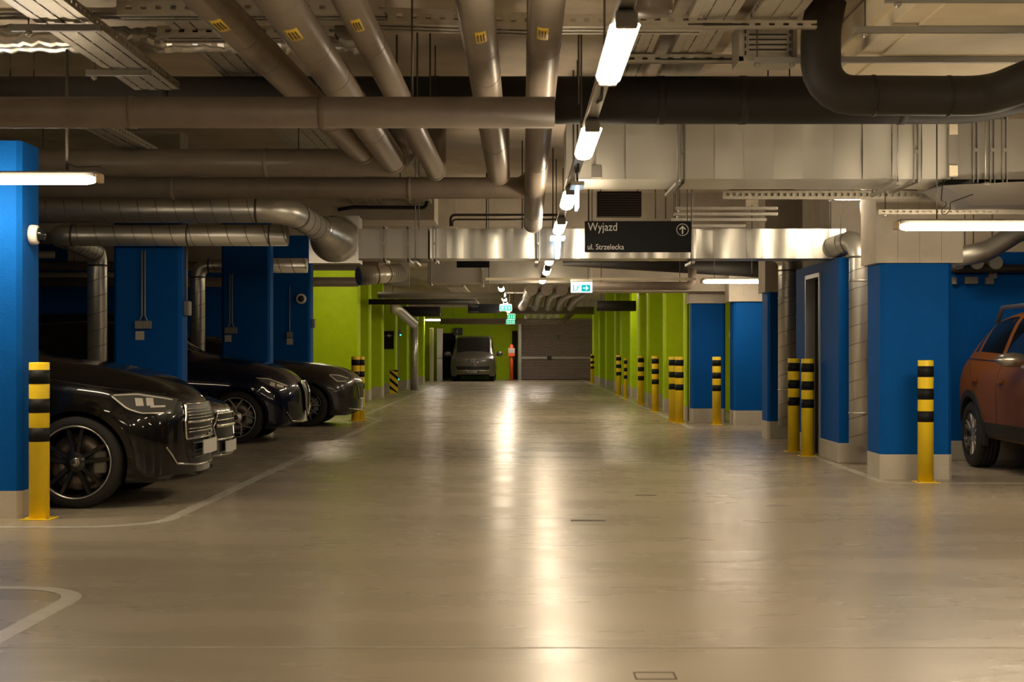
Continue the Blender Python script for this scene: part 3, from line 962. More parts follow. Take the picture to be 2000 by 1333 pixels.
# --- round spiral ducts
def spiral(name, pts, r, label, cat='duct', group=None, bend_r=None, m='spiral', pitch=0.2, bands=(), n=32, parts=None):
    b0 = Vector(pts[0])
    t = thing(name, b0, label, cat, group)
    path = bend([Vector(p) - b0 for p in pts], bend_r or r * 1.4, 10)
    MB().tube(path, r, n).build('duct_body', m, t)
    # lock seam: a fine helix proud of the sheet, on the straight runs only
    k = 0
    for a, b in zip([Vector(p) - b0 for p in pts][:-1], [Vector(p) - b0 for p in pts][1:]):
        L = (b - a).length
        m0 = (bend_r or r * 1.4) if k > 0 else 0
        m1 = (bend_r or r * 1.4) if k < len(pts) - 2 else 0
        d_ = (b - a).normalized()
        u = d_.orthogonal().normalized()
        v_ = d_.cross(u)
        if L - m0 - m1 > 0.25:
            steps = int((L - m0 - m1) / pitch * 20)
            hp = []
            for i in range(steps + 1):
                s_ = m0 + (L - m0 - m1) * i / steps
                an = 2 * PI * (s_ - m0) / pitch
                hp.append(a + d_ * s_ + (u * math.cos(an) + v_ * math.sin(an)) * (r + 0.0005))
            MB().tube(hp, 0.0035, 5).build('lock_seam', 'seam', t)
        for mm in (m0, L - m1):
            if (mm == 0) or (mm == L): continue
            c = a + d_ * mm
            MB().tube([c - d_ * 0.012, c + d_ * 0.012], r + 0.004, n).build('collar', 'seam', t)
        k += 1
    return t

# R1 big upper left duct turning into the spigot plate
dR = 15.6
r1 = 0.135
p = [Vector((X(-200, dR), dR, Z(410, dR))), Vector((X(560, dR), dR, Z(410, dR))), P(632, 452, 16.75)]
t = spiral('round_duct', p, r1, 'large silver round duct at left bending toward the square plate', bend_r=0.30, pitch=0.185)
t2 = thing('duct_spigot', P(655, 467, 16.82), 'wide flared round spigot on a square plate joining the round duct', 'duct')
b0 = t2.location
MB().box(X(603, 17.15) - b0.x, X(700, 17.15) - b0.x, 17.17 - b0.y, 17.2 - b0.y, Z(514, 17.15) - b0.z, Z(421, 17.15) - b0.z).build('square_plate', 'galv', t2)
MB().box(X(603, 17.15) - b0.x + .002, X(700, 17.15) - b0.x - .002, 17.2 - b0.y, 17.6 - b0.y, Z(513, 17.15) - b0.z, Z(422, 17.15) - b0.z).build('plenum_box', 'galv_dull', t2)
ax = [P(622, 446, 16.62), P(640, 458, 16.82), P(650, 466, 17.0), P(652, 467, 17.16)]
rr = [0.145, 0.190, 0.245, 0.262]
mb = MB()
pp, rl = [], []
for i in range(len(ax) - 1):
    for k in range(6):
        f_ = k / 6
        pp.append(ax[i] * (1 - f_) + ax[i + 1] * f_ - b0)
        rl.append(rr[i] * (1 - f_) + rr[i + 1] * f_ + (0.006 if k in (0, 3) else 0))
pp.append(ax[-1] - b0); rl.append(rr[-1])
mb.tube(pp, rl, 32)
mb.build('flared_collar', 'galv', t2)

dQ = 16.44
zq = Z(460, dQ)
t = spiral('round_duct', [Vector((X(562, dQ), dQ, zq)), Vector((X(112, dQ), dQ, zq)), Vector((X(190, 18.3), 18.3, zq - 0.05)), Vector((X(190, 18.3), 18.3, 0.0))], 0.115,
           'dark silver round duct at left, turning down as a riser between two blue columns', bend_r=0.17, pitch=0.20)
for q in (368, 528):
    MB().lathe([(0.115, -0.008), (0.1195, -0.006), (0.1195, 0.006), (0.115, 0.008)], c=(X(q, dQ) - X(562, dQ), 0, 0), axis='x', n=28).build('joint_ring', 'seam', t)
# risers
def riser(px, d, r, ytop, ybot, label, feed=None, bands=(), bm='seam'):
    x, zt, z0 = X(px, d), Z(ytop, d), max(0.0, Z(ybot, d))
    pts = [(x, d, z0), (x, d, zt)] + ([feed] if feed else [])
    t = spiral('riser_duct', pts, r, label, group='silver round riser ducts', bend_r=r * 1.6, pitch=0.20)
    for zb_ in bands:
        MB().lathe([(r, -0.012), (r + 0.006, -0.01), (r + 0.006, 0.01), (r, 0.012)], c=(0, 0, zb_ - z0), n=32).build('clamp', 'steel', t)
        MB().box(r, r + 0.22, -0.006, 0.006, zb_ - z0 - 0.008, zb_ - z0 + 0.008).build('clamp_arm', 'steel', t)
    return t
riser(386, 23.4, 0.112, 519, 900, 'silver riser duct at left behind the navy car windscreen', feed=(X(600, 23.4), 23.4, Z(519, 23.4)))
riser(1680, 16.72, 0.121, 468, 870, 'thick silver riser duct at right between doorway wall and near column', feed=(3.50, 17.24, Z(478, 16.72)), bands=(2.0, 0.56))
riser(1538, 21.45, 0.130, 500, 831, 'thinner silver riser duct further off, left of the doorway bollards', feed=(X(1538, 21.45) - 1.0, 21.45, Z(496, 21.45) + 0.25), bands=(1.98, .70))
riser(809, 50.3, 0.12, 622, 762, 'far silver riser pipe among the left green columns')
hpipe('round_duct', X(750, 40), X(800, 47), 42, Z(603, 42), 0.14, 'spiral', 'far short silver duct elbow under the light strip, before green columns', end_elbow=(0.25, 3.0, -0.35), cat='duct')
# background horizontal pipes at left
for i, (py, d_, r, x1p) in enumerate(((498, 25.5, 0.06, 106), (520, 30.5, 0.09, 740), (537, 31.2, 0.055, 230), (551, 32.0, 0.10, 700))):
    hpipe('cross_pipe', -13.8, X(x1p, d_), d_, Z(py, d_), r, 'pipe2' if i % 2 else 'pipe', ['short grey pipe end high beside the near blue column', 'grey service pipe in the left background above the dark blue wall', 'thin grey service pipe in the left background', 'lowest grey service pipe above the dark blue wall'][i], 'service pipes in the left background')
t = spiral('round_duct', [P(700, 540, 28.0), P(745, 536, 28.2), P(780, 533, 28.6)], 0.17, 'ribbed round duct joining the far square plate', bend_r=0.1, pitch=0.06)
o = MB().box(-0.17, 0.17, 0, 0.06, -0.22, 0.22).build('square_plate', 'galv', loc=P(782, 535, 28.72)); tag(o, 'small square duct plate above the far green columns', 'plate'); hangrod(o, 0, .03)
hangrod(t)

# cross pipes far away
hpipe('cross_pipe', X(738, 34), X(985, 34), 34, Z(577, 34), 0.072, 'strip_rail', 'pale grey pipe crossing above the left green columns', 'far pipes crossing the lane')
hpipe('cross_pipe', X(860, 60.5), X(1100, 60.5), 60.5, Z(628, 60.5), 0.12, 'pipe', 'far pale pipe crossing in front of shutter and van', 'far pipes crossing the lane', end_elbow=(0.35, 0, .35))
hpipe('cross_pipe', X(1000, 48), X(1160, 48), 48, Z(607, 48), 0.12, 'pipe', 'far taupe pipe crossing under the ribbed hoses', 'far pipes crossing the lane')
hpipe('cross_pipe', X(720, 38.5), X(930, 38.5), 38.5, Z(590, 38.5), 0.07, 'foam', 'far black pipe above the left green columns', 'far pipes crossing the lane')
hpipe('cross_pipe', X(780, 52), X(860, 52), 52, Z(609, 52), 0.17, 'foam', 'far short black duct above the silver riser', 'far pipes crossing the lane')
hpipe('cross_pipe', X(1165, 35), X(1242, 35), 35, Z(598, 35), 0.12, 'foam', 'short black duct in front of the right green columns', 'far pipes crossing the lane')
hpipe('cross_pipe', X(1200, 26), X(1520, 26), 26.0, Z(575, 26), 0.05, 'pipe2', 'thin pipe behind the lamp at the far blue columns', 'far pipes crossing the lane') if False else None
# ribbed hoses bundle along the lane
for i in range(5):
    pth = []
    rl = []
    a, b = P(1020 + i * 24, 600, 45.5), P(1042 + i * 27, 566, 36)
    n = 44
    for k in range(n):
        f_ = k / (n - 1)
        q = a * (1 - f_) + b * f_ + Vector((math.sin(f_ * 5 + i) * 0.04, 0, 0.10 * math.sin(f_ * PI)))
        pth.append(q - a)
        rl.append(0.125 + (0.016 if k % 2 else 0))
    o = MB().tube(pth, rl, 16).build('insulated_hose', 'pipe', loc=a)
    tag(o, ['leftmost', 'second', 'middle', 'fourth', 'rightmost'][i] + ' wrinkled pale hose in the bundle above the far lane', 'hose', 'wrinkled pale hoses side by side'); hangrod(o)
for i in range(5):
    a = P(1030 + i * 14.5, 616, 56)
    o = MB().tube([(0, 0, 0), (0, 3.2, 0.02)], 0.085, 18).build('pipe_stub', 'white', loc=a)
    tag(o, ['leftmost', 'second', 'middle', 'fourth', 'rightmost'][i] + ' pale round pipe end in the row above the far lamp', 'pipe', 'pale pipe ends in a row'); hangrod(o, 0, .2)

# --- cable trays
def tray(p0, length, width, axis, label, side=0.06, perf=True, ribs=True, rz=0.0, hang=True, tilt=0.0):
    """perforated tray: longitudinal bottom strips, cross strips and slotted side rails"""
    t = thing('cable_tray', p0, label, 'cable tray', 'cable trays under the ceiling')
    t.rotation_euler = (0, tilt, rz - (0 if axis == 'y' else PI / 2))
    w2 = width / 2
    mb = MB()
    n = max(5, int(width / 0.05))
    for i in range(n):
        a = -w2 + width * i / n
        b = -w2 + width * (i + 1) / n
        up = 0.006 if i % 2 else 0
        mb.box(a + 0.002, b - 0.002, 0, length, up, up + 0.0015)
    k = 0
    while k * 0.28 < length:
        mb.box(-w2, w2, k * 0.28, k * 0.28 + 0.05, 0.0076, 0.009)
        k += 1
    mb.build('tray_bottom', 'tray', t)
    for s_ in (-1, 1):
        r_ = MB()
        xx = s_ * w2
        r_.box(xx - .001, xx + .001, 0, length, 0, side * .35).box(xx - .001, xx + .001, 0, length, side * .65, side)
        r_.box(xx, xx - s_ * 0.012, 0, length, side - .0015, side)
        m_ = int(length / 0.09)
        for i in range(m_):
            r_.box(xx - .001, xx + .001, i * length / m_, i * length / m_ + 0.055, side * .35, side * .65)
        r_.build('side_rail', 'tray', t)
    # cables lying in it
    for i in range(4):
        q = -w2 + width * (0.2 + 0.2 * i)
        MB().tube([(q, 0, 0.022), (q + 0.01, length * .4, 0.024), (q - 0.01, length, 0.022)], 0.010, 6).build('cable', 'foam_brown', t)
    return t
tray((-2.76, 6.0, 3.22), 5.7, 0.34, 'y', 'bright zinc cable tray running back at upper left')
tray((-2.18, 7.0, 3.40), 6.5, 0.32, 'y', 'zinc cable tray behind the leftmost drain pipe')
tray((1.26, 7.0, 3.42), 6.0, 0.30, 'y', 'zinc cable tray right of the nearest overhead lamp')
tray((1.68, 7.0, 3.42), 3.45, 0.30, 'y', 'second zinc cable tray right of the nearest overhead lamp')
tray((0.86, 9.6, 3.42), 3.6, 0.22, 'y', 'narrow cable tray just right of the overhead lamp row')
tray((-1.35, 13.4, 3.25), 8.2, 0.30, 'y', 'cable tray above the stacked cross pipes')
tray((-2.05, 12.9, 3.25), 9.0, 0.40, 'y', 'wide cable tray above the stacked cross pipes')
tray((-3.45, 12.3, 3.05), 6.0, 0.22, 'y', 'cable tray crossing above the near blue column')
tray((-2.48, 9.55, 3.30), 1.65, 0.20, 'x', 'slotted cross tray between the upper left trays', side=0.09)
tray((-2.45, 10.5, 3.36), 1.2, 0.25, 'x', 'second slotted cross tray between the upper left trays', side=0.07)
tray((-0.95, 9.9, 3.32), 1.1, 0.26, 'x', 'tilted slotted cross tray behind the middle drain pipes', side=0.10, rz=0.16)
tray((0.0, 10.2, 3.36), 1.2, 0.26, 'x', 'slotted cross tray behind the longest drain pipe', side=0.08)
tray((0.75, 10.1, 3.35), 1.2, 0.05, 'x', 'narrow cross support under the right cable trays', side=0.05)
tray((0.75, 11.3, 3.35), 1.6, 0.06, 'x', 'second narrow cross support under the right cable trays', side=0.06)
tray((2.06, 30, 2.75), 14, 0.35, 'y', 'far cable tray above the right green columns')
tray((2.2, 22.8, 2.95), 6.0, 0.45, 'y', 'cable tray above the lamp at the far blue columns')
tray((-1.5, 36, 2.75), 16, 0.40, 'y', 'far cable tray above the lane')
# upright perforated end box
t = thing('tray_end_box', P(1500, 82, 10.6), 'slotted metal box end facing the lane beside the black duct', 'cable tray')
mb = MB()
W2, H2 = 0.20, 0.13
mb.box(-W2, W2, 0.01, 0.35, -H2, H2)
for a, b, c_, e in ((-W2, W2, H2 - .03, H2), (-W2, W2, -H2, -H2 + .03), (-W2, -W2 + .03, -H2, H2), (W2 - .03, W2, -H2, H2)):
    mb.box(a, b, -0.004, 0.01, c_, e)
for z in (-0.07, -0.035, 0.0, 0.035, 0.07):
    mb.box(-W2 + .06, W2 - .06, -0.002, 0.01, z - 0.009, z + 0.009)
mb.build('box_shell', 'tray', t)
mb = MB()
for z in (-0.052, -0.018, 0.018, 0.052):
    mb.box(-W2 + .07, W2 - .07, 0.004, 0.009, z - 0.004, z + 0.004)
for s_ in (-1, 1):
    for k in range(4):
        mb.box(s_ * (W2 - .045) - .004, s_ * (W2 - .045) + .004, 0.004, 0.009, -0.09 + k * .05, -0.06 + k * .05)
mb.build('slots', 'foam', t)
strut(X(1470, 10.6), X(1560, 10.6), 10.5, Z(128, 10.6), 'short rail under the slotted metal box end', rod=(X(1475, 10.6), X(1543, 10.6)))

# steel cross rails high at left
strut(X(175, 10.9), X(300, 10.9), 10.8, 3.17, 'rail carrying the bright cable tray at upper left', rod=(X(190, 10.9),))
strut(X(30, 9.4), X(205, 9.4), 9.3, 3.17, 'second rail carrying the bright cable tray at upper left', rod=(X(64, 9.4),))
# crumpled foil-like sleeve bundles at upper left
for i in range(3):
    rnd = random.Random(i)
    pts, rl = [], []
    for k in range(70):
        pts.append((k * 0.045, rnd.uniform(-.012, .012), rnd.uniform(-.012, .012)))
        rl.append(0.05 + rnd.uniform(-.012, .012))
    o = MB().tube(pts, rl, 12, smooth=False).build('foil_sleeve', 'spiral', loc=P(-150, [78, 90, 66][i], 10.75 + i * .12))
    tag(o, ['middle', 'lowest', 'topmost'][i] + ' crumpled shiny foil sleeve at the upper left corner', 'pipe', 'crumpled foil sleeves at upper left')

# --- right: perforated channel and rails under the duct
strut(X(1412, 14.6), X(1832, 14.6), 14.6, Z(389, 14.6), 'long perforated channel under the wide silver duct', h=0.085, holes=True, m='tray', rod=(X(1622, 14.6),))
strut(X(1716, 14.0), X(2080, 14.0), 14.0, Z(418, 14.0), 'perforated rail just above the long right tube lamp', h=0.042, holes=True, m='tray', rod=(X(1730, 14.0),))
for i, (x0_, x1_, py) in enumerate(((1312, 1507, 407), (1312, 1512, 418), (1310, 1495, 429), (1310, 1458, 441))):
    o = strut(X(x0_, 16.6), X(x1_, 16.6), 16.2 + .16 * i, Z(py + 3, 16.2 + .16 * i), ['topmost', 'second', 'third', 'lowest'][i] + ' of four stepped steel rails right of the direction sign', h=0.034, m='steel', rod=(X(x0_ + 8, 16.6),), grp='four stepped steel rails')
o = MB().box(0, 0.65, 0, 0.12, 0, 0.03, c=0.004).build('steel_flat', 'red_brown', loc=P(1425, 372, 15.2)); tag(o, 'red brown steel flat above the perforated channel', 'rail'); hangrod(o, 0.05, 0.06)
# black cable loop
cp = [P(1842, 350, 12.95), P(1838, 392, 12.9), P(1850, 398, 12.7), P(1836, 415, 12.7), P(1846, 421, 12.7), P(1856, 410, 12.7), P(1856, 396, 12.75), P(1900, 380, 12.9)]
cp = bend(cp, 0.03, 5)
o = MB().tube([q - cp[0] for q in cp], 0.0045, 6).build('cable_loop', 'black_plastic', loc=cp[0]); tag(o, 'black cable loop hanging above the long right tube lamp', 'cable')
# bent conduit above capital
cp = bend([P(1683, 395, 15.6), P(1683, 432, 15.6), P(1715, 433, 15.6)], 0.05, 5)
o = MB().tube([q - cp[0] for q in cp], 0.02, 10).build('conduit', 'rod', loc=cp[0]); tag(o, 'dark bent conduit left of the concrete column head', 'pipe')
# dark ducts over the orange car
t = thing('round_duct', P(1870, 500, 16.9), 'curving dull duct behind the concrete column head', 'duct')
b0 = t.location
MB().tube([q - b0 for q in bend([P(1860, 505, 16.8), P(1930, 490, 16.8), P(1990, 452, 16.8), P(2100, 440, 16.8)], 0.3, 5)], 0.11, 20).build('duct_body', 'galv_dull', t)
for i, px in enumerate((1873, 1909, 1946)):
    o = MB().tube([(0, 0, 0), (0, 0.34, 0)], 0.075, 18).build('round_duct', 'galv_dull', loc=P(px, 513, 17.03)); tag(o, ['left', 'middle', 'right'][i] + ' of three short round duct ends beside the concrete column head', 'duct', 'three round duct ends in a row'); hangrod(o, 0, .15)
for i, (px, py, w_) in enumerate(((1862, 549, .05), (1895, 548, .15), (1931, 549, .09), (1937, 538, .09))):
    o = MB().box(-w_ / 2, w_ / 2, -0.05, 0, -0.04, 0.04, c=0.004).build('junction_box', 'grey_plastic', loc=P(px, py, 17.35))
    tag(o, ['narrow', 'widest', 'lower small', 'upper small'][i] + ' grey box high on the dark blue wall above the orange car', 'box', 'grey boxes on the wall above the orange car')
hpipe('cross_pipe', X(1855, 17.1), X(2100, 17.1), 17.1, Z(525, 17.1), 0.045, 'foam_brown', 'dark pipe high above the orange car')

# concrete header pieces around mid field (behind ducts)
struct(MB().box(X(648, 21), X(848, 21), 21.0, 22.0, Z(430, 21), CEIL).build('trim_20', 'concrete'))
struct(MB().box(1.25, 3.6, 26.3, 27.1, 2.27, CEIL).build('trim_21', 'concrete'))
hp = bend([P(660, 410, 20.6), P(690, 405, 20.6), P(832, 406, 20.6), P(835, 386, 20.6)], 0.06, 5)
o = MB().tube([q - hp[0] for q in hp], 0.025, 10).build('service_pipe', 'foam', loc=hp[0]); tag(o, 'thin black pipe along the cream beam above the square plate', 'pipe')
hp = bend([P(880, 442, 21), P(880, 420, 21), P(1090, 420, 21)], 0.06, 5)
o = MB().tube([q - hp[0] for q in hp], 0.018, 8).build('service_pipe', 'rod', loc=hp[0]); tag(o, 'thin dark conduit frame above the middle silver duct', 'pipe', 'thin conduits above the middle duct')
hp = bend([P(884, 442, 21), P(884, 429, 21), P(1090, 429, 21)], 0.06, 5)
o = MB().tube([q - hp[0] for q in hp], 0.012, 8).build('service_pipe', 'rod', loc=hp[0]); tag(o, 'thinner lower conduit above the middle silver duct', 'pipe', 'thin conduits above the middle duct')
for px, y, zz0 in ((620, 11.3, 3.0), (840, 11.3, 3.05), (815, 11.3, 3.05), (775, 11.6, 3.05), (1130, 11.0, 3.0), (950, 20.5, 2.75), (1280, 17, 2.7), (1300, 17, 2.7), (1150, 17.4, 2.6), (1020, 17.4, 2.6), (1120, 13.05, 2.6), (1128, 12.6, 2.6), (1080, 18, 2.5), (1100, 20, 2.4)):
    o = MB().tube([(0, 0, 0), (0, 0, CEIL - zz0)], 0.007, 6).build('threaded_rod', 'rod', loc=(X(px, y), y, zz0))
    tag(o, 'thin threaded rod hanging ' + {620: 'between the second and third drain pipes', 840: 'right of the third drain pipe, inner one', 815: 'close to the third drain pipe', 775: 'just above the third drain pipe',
                                          1130: 'left of the nearest overhead lamp', 950: 'above the middle duct left of the longest drain pipe', 1280: 'above the direction sign, left one', 1300: 'above the direction sign, right one',
                                          1150: 'above the left end of the direction sign', 1020: 'behind the longest drain pipe', 1120: 'at the left end of the wide silver duct', 1128: 'beside the edge-on bluish sign panel',
                                          1080: 'behind the third overhead lamp', 1100: 'behind the fourth overhead lamp'}[px], 'rod', 'loose threaded rods under the ceiling')
# wall grille above the sign
t = thing('vent_grille', P(1210, 398, 20.9), 'dark slatted ventilation grille above the direction sign', 'vent')
MB().box(-0.30, 0.30, 0.02, 0.25, -0.17, 0.17).build('frame', 'foam_brown', t)
mb = MB()
for k in range(9): mb.box(-0.28, 0.28, 0, 0.02, -0.15 + k * .034, -0.138 + k * .034)
mb.build('slats', 'rod', t)
hangrod(t, -0.25, 0.1, .17); hangrod(t, 0.25, 0.1, .17)
t = thing('ceiling_housing', P(1270, 8, 8.4), 'round pale ceiling housing near the nearest overhead lamp', 'fixture')  # plain round housing hung on a stem, gives no light
MB().lathe([(0.0, -0.065), (0.105, -0.06), (0.122, -0.04), (0.125, 0.05), (0.125, 0.2)], n=28).build('housing', 'pipe', t)
MB().lathe([(0.02, 0.2), (0.02, CEIL - t.location.z)], n=10).build('stem', 'rod', t)
# lighting trunking above the lamp row
t = thing('light_trunking', (0.425, 2.0, 2.593), 'metal trunking carrying the overhead lamp row', 'rail')
MB().box(-0.035, 0.035, -5.5, 15.1, 0, 0.045, c=0.004).box(-0.035, 0.035, 15.9, 26.7, 0, 0.045, c=0.004).build('trunk', 'steel', t)
for y in (6.0, 8.2, 11.3, 14.6, 19.0, 23.5, 26.5):
    MB().tube([(0.028, y - 2 + .0, 0.04), (0.028, y - 2, CEIL - 2.6)], 0.006, 6).build('hanger_rod', 'rod', t)
for y in (8.15, 11.4):
    MB().tube(bend([(0.0, y - 2 - .25, -0.005), (0.01, y - 2, -0.03), (0.0, y - 2 + .25, -0.005)], 0.3, 4), 0.008, 6).build('cable', 'foam_brown', t)
t = thing('light_trunking', (-0.38, 30.5, 2.593), 'metal trunking over the far lamps', 'rail')
MB().box(-0.035, 0.035, 0, 37, 0, 0.045, c=0.004).build('trunk', 'steel', t)
# rod and flex of the left lamp
p0 = P(131, 332, 10.85)
o = MB().tube([(0, 0, 0), (0, 0, CEIL - p0.z)], 0.011, 8).build('lamp_rod', 'rod', loc=p0); tag(o, 'dark rod holding the left tube lamp', 'rod')
hp = bend([P(133, 320, 10.85), P(150, 326, 10.85), P(195, 325, 10.85), P(207, 333, 10.85)], 0.03, 4)
o = MB().tube([q - hp[0] for q in hp], 0.005, 6).build('lamp_cable', 'rod', loc=hp[0]); tag(o, 'dark flex feeding the left tube lamp', 'cable')

# ================================================================= SIGNS
dS = 14.6
t = thing('direction_sign', P(1246, 493, dS), 'black hanging direction sign lettered Wyjazd and ul. Strzelecka with arrow', 'sign')
b0 = t.location
W2, H = 208 * dS / F / 2, 61 * dS / F
MB().box(-W2, W2, 0, 0.03, 0, H, c=0.008).build('sign_board', 'sign_black', t)
k = dS / F
text('lettering', 'Wyjazd', 20.5 * k * 1.12, ((1148 - 1246) * k, -0.002, (493 - 451) * k), 'sign_white', t, sx=0.83)
text('lettering', 'ul. Strzelecka', 13.5 * k * 1.12, ((1147 - 1246) * k, -0.002, (493 - 487.5) * k), 'sign_white', t, sx=0.89)
cx, cz = (1333 - 1246) * k, (493 - 449) * k
mb = MB()
ro, ri = 11.8 * k, 10.8 * k
n = 32
mb.add([(cx + r * math.cos(2 * PI * i / n), yy, cz + r * math.sin(2 * PI * i / n)) for yy in (-0.002, 0.001) for r in (ro, ri) for i in range(n)],
       [(i, (i + 1) % n, n + (i + 1) % n, n + i) for i in range(n)] + [(2 * n + i, 3 * n + i, 3 * n + (i + 1) % n, 2 * n + (i + 1) % n) for i in range(n)] +
       [(i, 2 * n + i, 2 * n + (i + 1) % n, (i + 1) % n) for i in range(n)] + [(n + i, n + (i + 1) % n, 3 * n + (i + 1) % n, 3 * n + i) for i in range(n)])
mb.build('arrow_ring', 'sign_white', t)
def arrow(s_, c, rot):
    pts = [(-1.2, -8), (1.2, -8), (1.2, 3.6), (5.0, -0.4), (6.6, 1.2), (0, 8), (-6.6, 1.2), (-5.0, -0.4), (-1.2, 3.6)]
    ca, sa = math.cos(rot), math.sin(rot)
    q = [((x * ca - z * sa) * s_ + c[0], (x * sa + z * ca) * s_ + c[1]) for x, z in pts]
    return MB().prism(q, -0.0025, 0.001, axis='y')
arrow(k * 1.0, (cx, cz), 0).build('arrow', 'sign_white', t)
for q in (-0.86, 0.93):
    MB().tube([(q * W2, 0.015, H - .01), (q * W2, 0.015, CEIL - b0.z)], 0.004, 6).build('hanger_rod', 'rod', t)
MB().tube([(W2 + 0.035, 0.3, -0.12), (W2 + 0.035, 0.3, CEIL - b0.z)], 0.005, 6).build('hanger_rod', 'rod', t)

k = 45.0 / F
t = thing('direction_sign', P(945, 612, 45), 'small far black direction sign lettered Wyjazd, left of the green exit signs', 'sign')
MB().box(-31 * k, 31 * k, 0, 0.03, 0, 18 * k, c=0.01).build('sign_board', 'sign_black', t)
text('lettering', 'Wyjazd', 6 * k, (-29 * k, -0.003, 12 * k), 'grey_plastic', t)
text('lettering', 'ul. Strzelecka', 3.6 * k, (-29 * k, -0.003, 1.5 * k), 'grey_plastic', t)
MB().tube([(-20 * k, 0.015, 18 * k), (-20 * k, 0.015, CEIL - t.location.z)], 0.006, 6).build('hanger_rod', 'rod', t)

k = 47.5 / F
t = thing('arrow_sign', P(758.5, 682, 47.55), 'black wall sign with a white arrow pointing left on a green column', 'sign')
MB().box(-10.5 * k, 10.5 * k, -0.02, 0.03, 0, 35 * k, c=0.006).build('sign_board', 'sign_black', t)
arrow(k * 0.55, (2.5 * k, 26 * k), PI / 2).build('arrow', 'sign_white', t).location = (0, -0.02, 0)
text('lettering', 'Wyjazd', 3.2 * k, (-10 * k, -0.022, 25 * k), 'grey_plastic', t)
o = MB().box(0, 20 * 18 / F, 0, 0.5, 0, 0.0).build('x', 'foam') if False else None
# black box under the middle duct
t = thing('direction_sign', P(924, 523, 22), 'dark unlit sign back hanging under the middle silver duct', 'sign')
MB().box(-0.235, 0.235, 0, 0.03, 0, 0.11, c=0.006).build('sign_board', 'sign_black', t)
MB().tube([(0.22, 0.015, .1), (0.22, 0.015, CEIL - t.location.z)], 0.004, 6).build('hanger_rod', 'rod', t)

def exit_sign(px, py, d, wpx, hpx, label, col='exit_teal', arrow_dir=1, yaw=0):
    k = d / F
    t = thing('exit_sign', P(px, py, d), label, 'exit sign', None, rz=yaw)
    W2, H2 = wpx * k / 2, hpx * k / 2
    MB().box(-W2, W2, 0, 0.03, -H2, H2, c=0.004).build('lit_face', 'exit_white', t)
    if col == 'exit_green':
        MB().box(-W2 * .93, W2 * .93, -0.002, 0.001, -H2 * .86, H2 * .86).build('green_field', col, t)
        mb = MB()
        for q in (-.62, -.05, .5):
            mb.box(W2 * q, W2 * (q + .17), -0.0045, 0.0, -H2 * .45, H2 * .45)
        mb.build('pictogram', 'exit_white', t)
        MB().box(-W2 * .9, W2 * .9, -0.005, 0.04, H2 + .001, H2 + 0.02).build('housing', 'white', t)
        MB().tube([(W2 * .6, 0.02, H2 + .02), (W2 * .6, 0.02, CEIL - t.location.z)], 0.004, 6).build('hanger_rod', 'rod', t)
        return t
    MB().box(-W2 - 0.004, W2 + 0.004, -0.015, 0.05, H2, H2 + 0.035, c=0.006).build('housing', 'white', t)
    # green field at right, white arrow
    MB().box(-W2 * 0.02, W2 * 0.80, -0.003, 0.001, -H2 * .78, H2 * .45).build('arrow_field', col, t)
    s_ = H2 * 0.065
    cx_, cz_ = W2 * 0.38, -H2 * 0.16
    a = arrow(s_, (cx_, cz_), -PI / 2 if arrow_dir > 0 else PI / 2).build('arrow', 'exit_white', t)
    a.location = (0, -0.0035, 0)
    # running figure and door
    mb = MB()
    u = W2
    mb.box(-u * .80, -u * .70, -0.003, 0.001, -H2 * .78, H2 * .45)
    mb.lathe([(0.0, -0.003), (u * .05, -0.003), (u * .05, 0.001)], c=(-u * .28, 0, H2 * .30), axis='y', n=10)
    for pl in ([(-.34, .15), (-.26, .15), (-.36, -.35), (-.46, -.32)], [(-.33, .12), (-.30, .02), (-.14, -.10), (-.12, -.02)],
               [(-.34, .12), (-.36, .03), (-.56, .02), (-.55, .12)], [(-.44, -.28), (-.37, -.33), (-.20, -.50), (-.24, -.62)], [(-.45, -.28), (-.40, -.38), (-.62, -.72), (-.68, -.62)]):
        mb.prism([(p_[0] * u, p_[1] * H2 * 1.1) for p_ in pl], -0.003, 0.001, axis='y')
    mb.build('running_figure', col, t)
    MB().tube([(W2 * .6, 0.02, H2 + .03), (W2 * .6, 0.02, CEIL - t.location.z)], 0.004, 6).build('hanger_rod', 'rod', t)
    return t
exit_sign(1136, 561.5, 22.0, 42, 21, 'lit teal exit sign with running figure and right arrow beside the grey pipe')
exit_sign(988, 602, 38.0, 24, 12, 'green exit sign directly below the far lamp row, uppermost of the three', 'exit_green')
exit_sign(999, 619, 43.0, 15, 11, 'green exit sign in the middle of the far group of three', 'exit_green')
exit_sign(997, 629, 47.0, 17, 9, 'green exit sign lowest of the far group of three', 'exit_green')
# emergency sign blades seen edge-on, lit bluish white
t = thing('exit_sign', P(1127, 366, 11.6), 'bluish white lit sign panel seen edge-on left of the wide silver duct', 'exit sign')
MB().box(-0.05, 0.05, -0.15, 0.2, 0.0, 0.03, c=0.004).build('housing', 'white', t)
MB().box(-0.012, 0.012, -0.14, 0.19, -0.165, 0.0, c=0.004).build('lit_blade', 'lamp_cool', t)
MB().tube([(0, 0, 0.02), (0, 0, 2.592 - t.location.z)], 0.006, 6).build('hanger_rod', 'rod', t)
t = thing('exit_sign', P(1089, 467, 16.85), 'bluish white lit sign panel like a cross below the fourth overhead lamp', 'exit sign')
MB().box(-0.08, 0.08, -0.15, 0.2, -0.01, 0.025, c=0.004).build('housing', 'lamp_cool', t)
MB().prism([(-0.036, -0.01), (0.036, -0.01), (0.022, -0.21), (-0.022, -0.21)], -0.14, 0.18, axis='y').build('lit_blade', 'lamp_cool', t)
MB().tube([(0, 0, 0.02), (0, 0, 2.592 - t.location.z)], 0.006, 6).build('hanger_rod', 'rod', t)

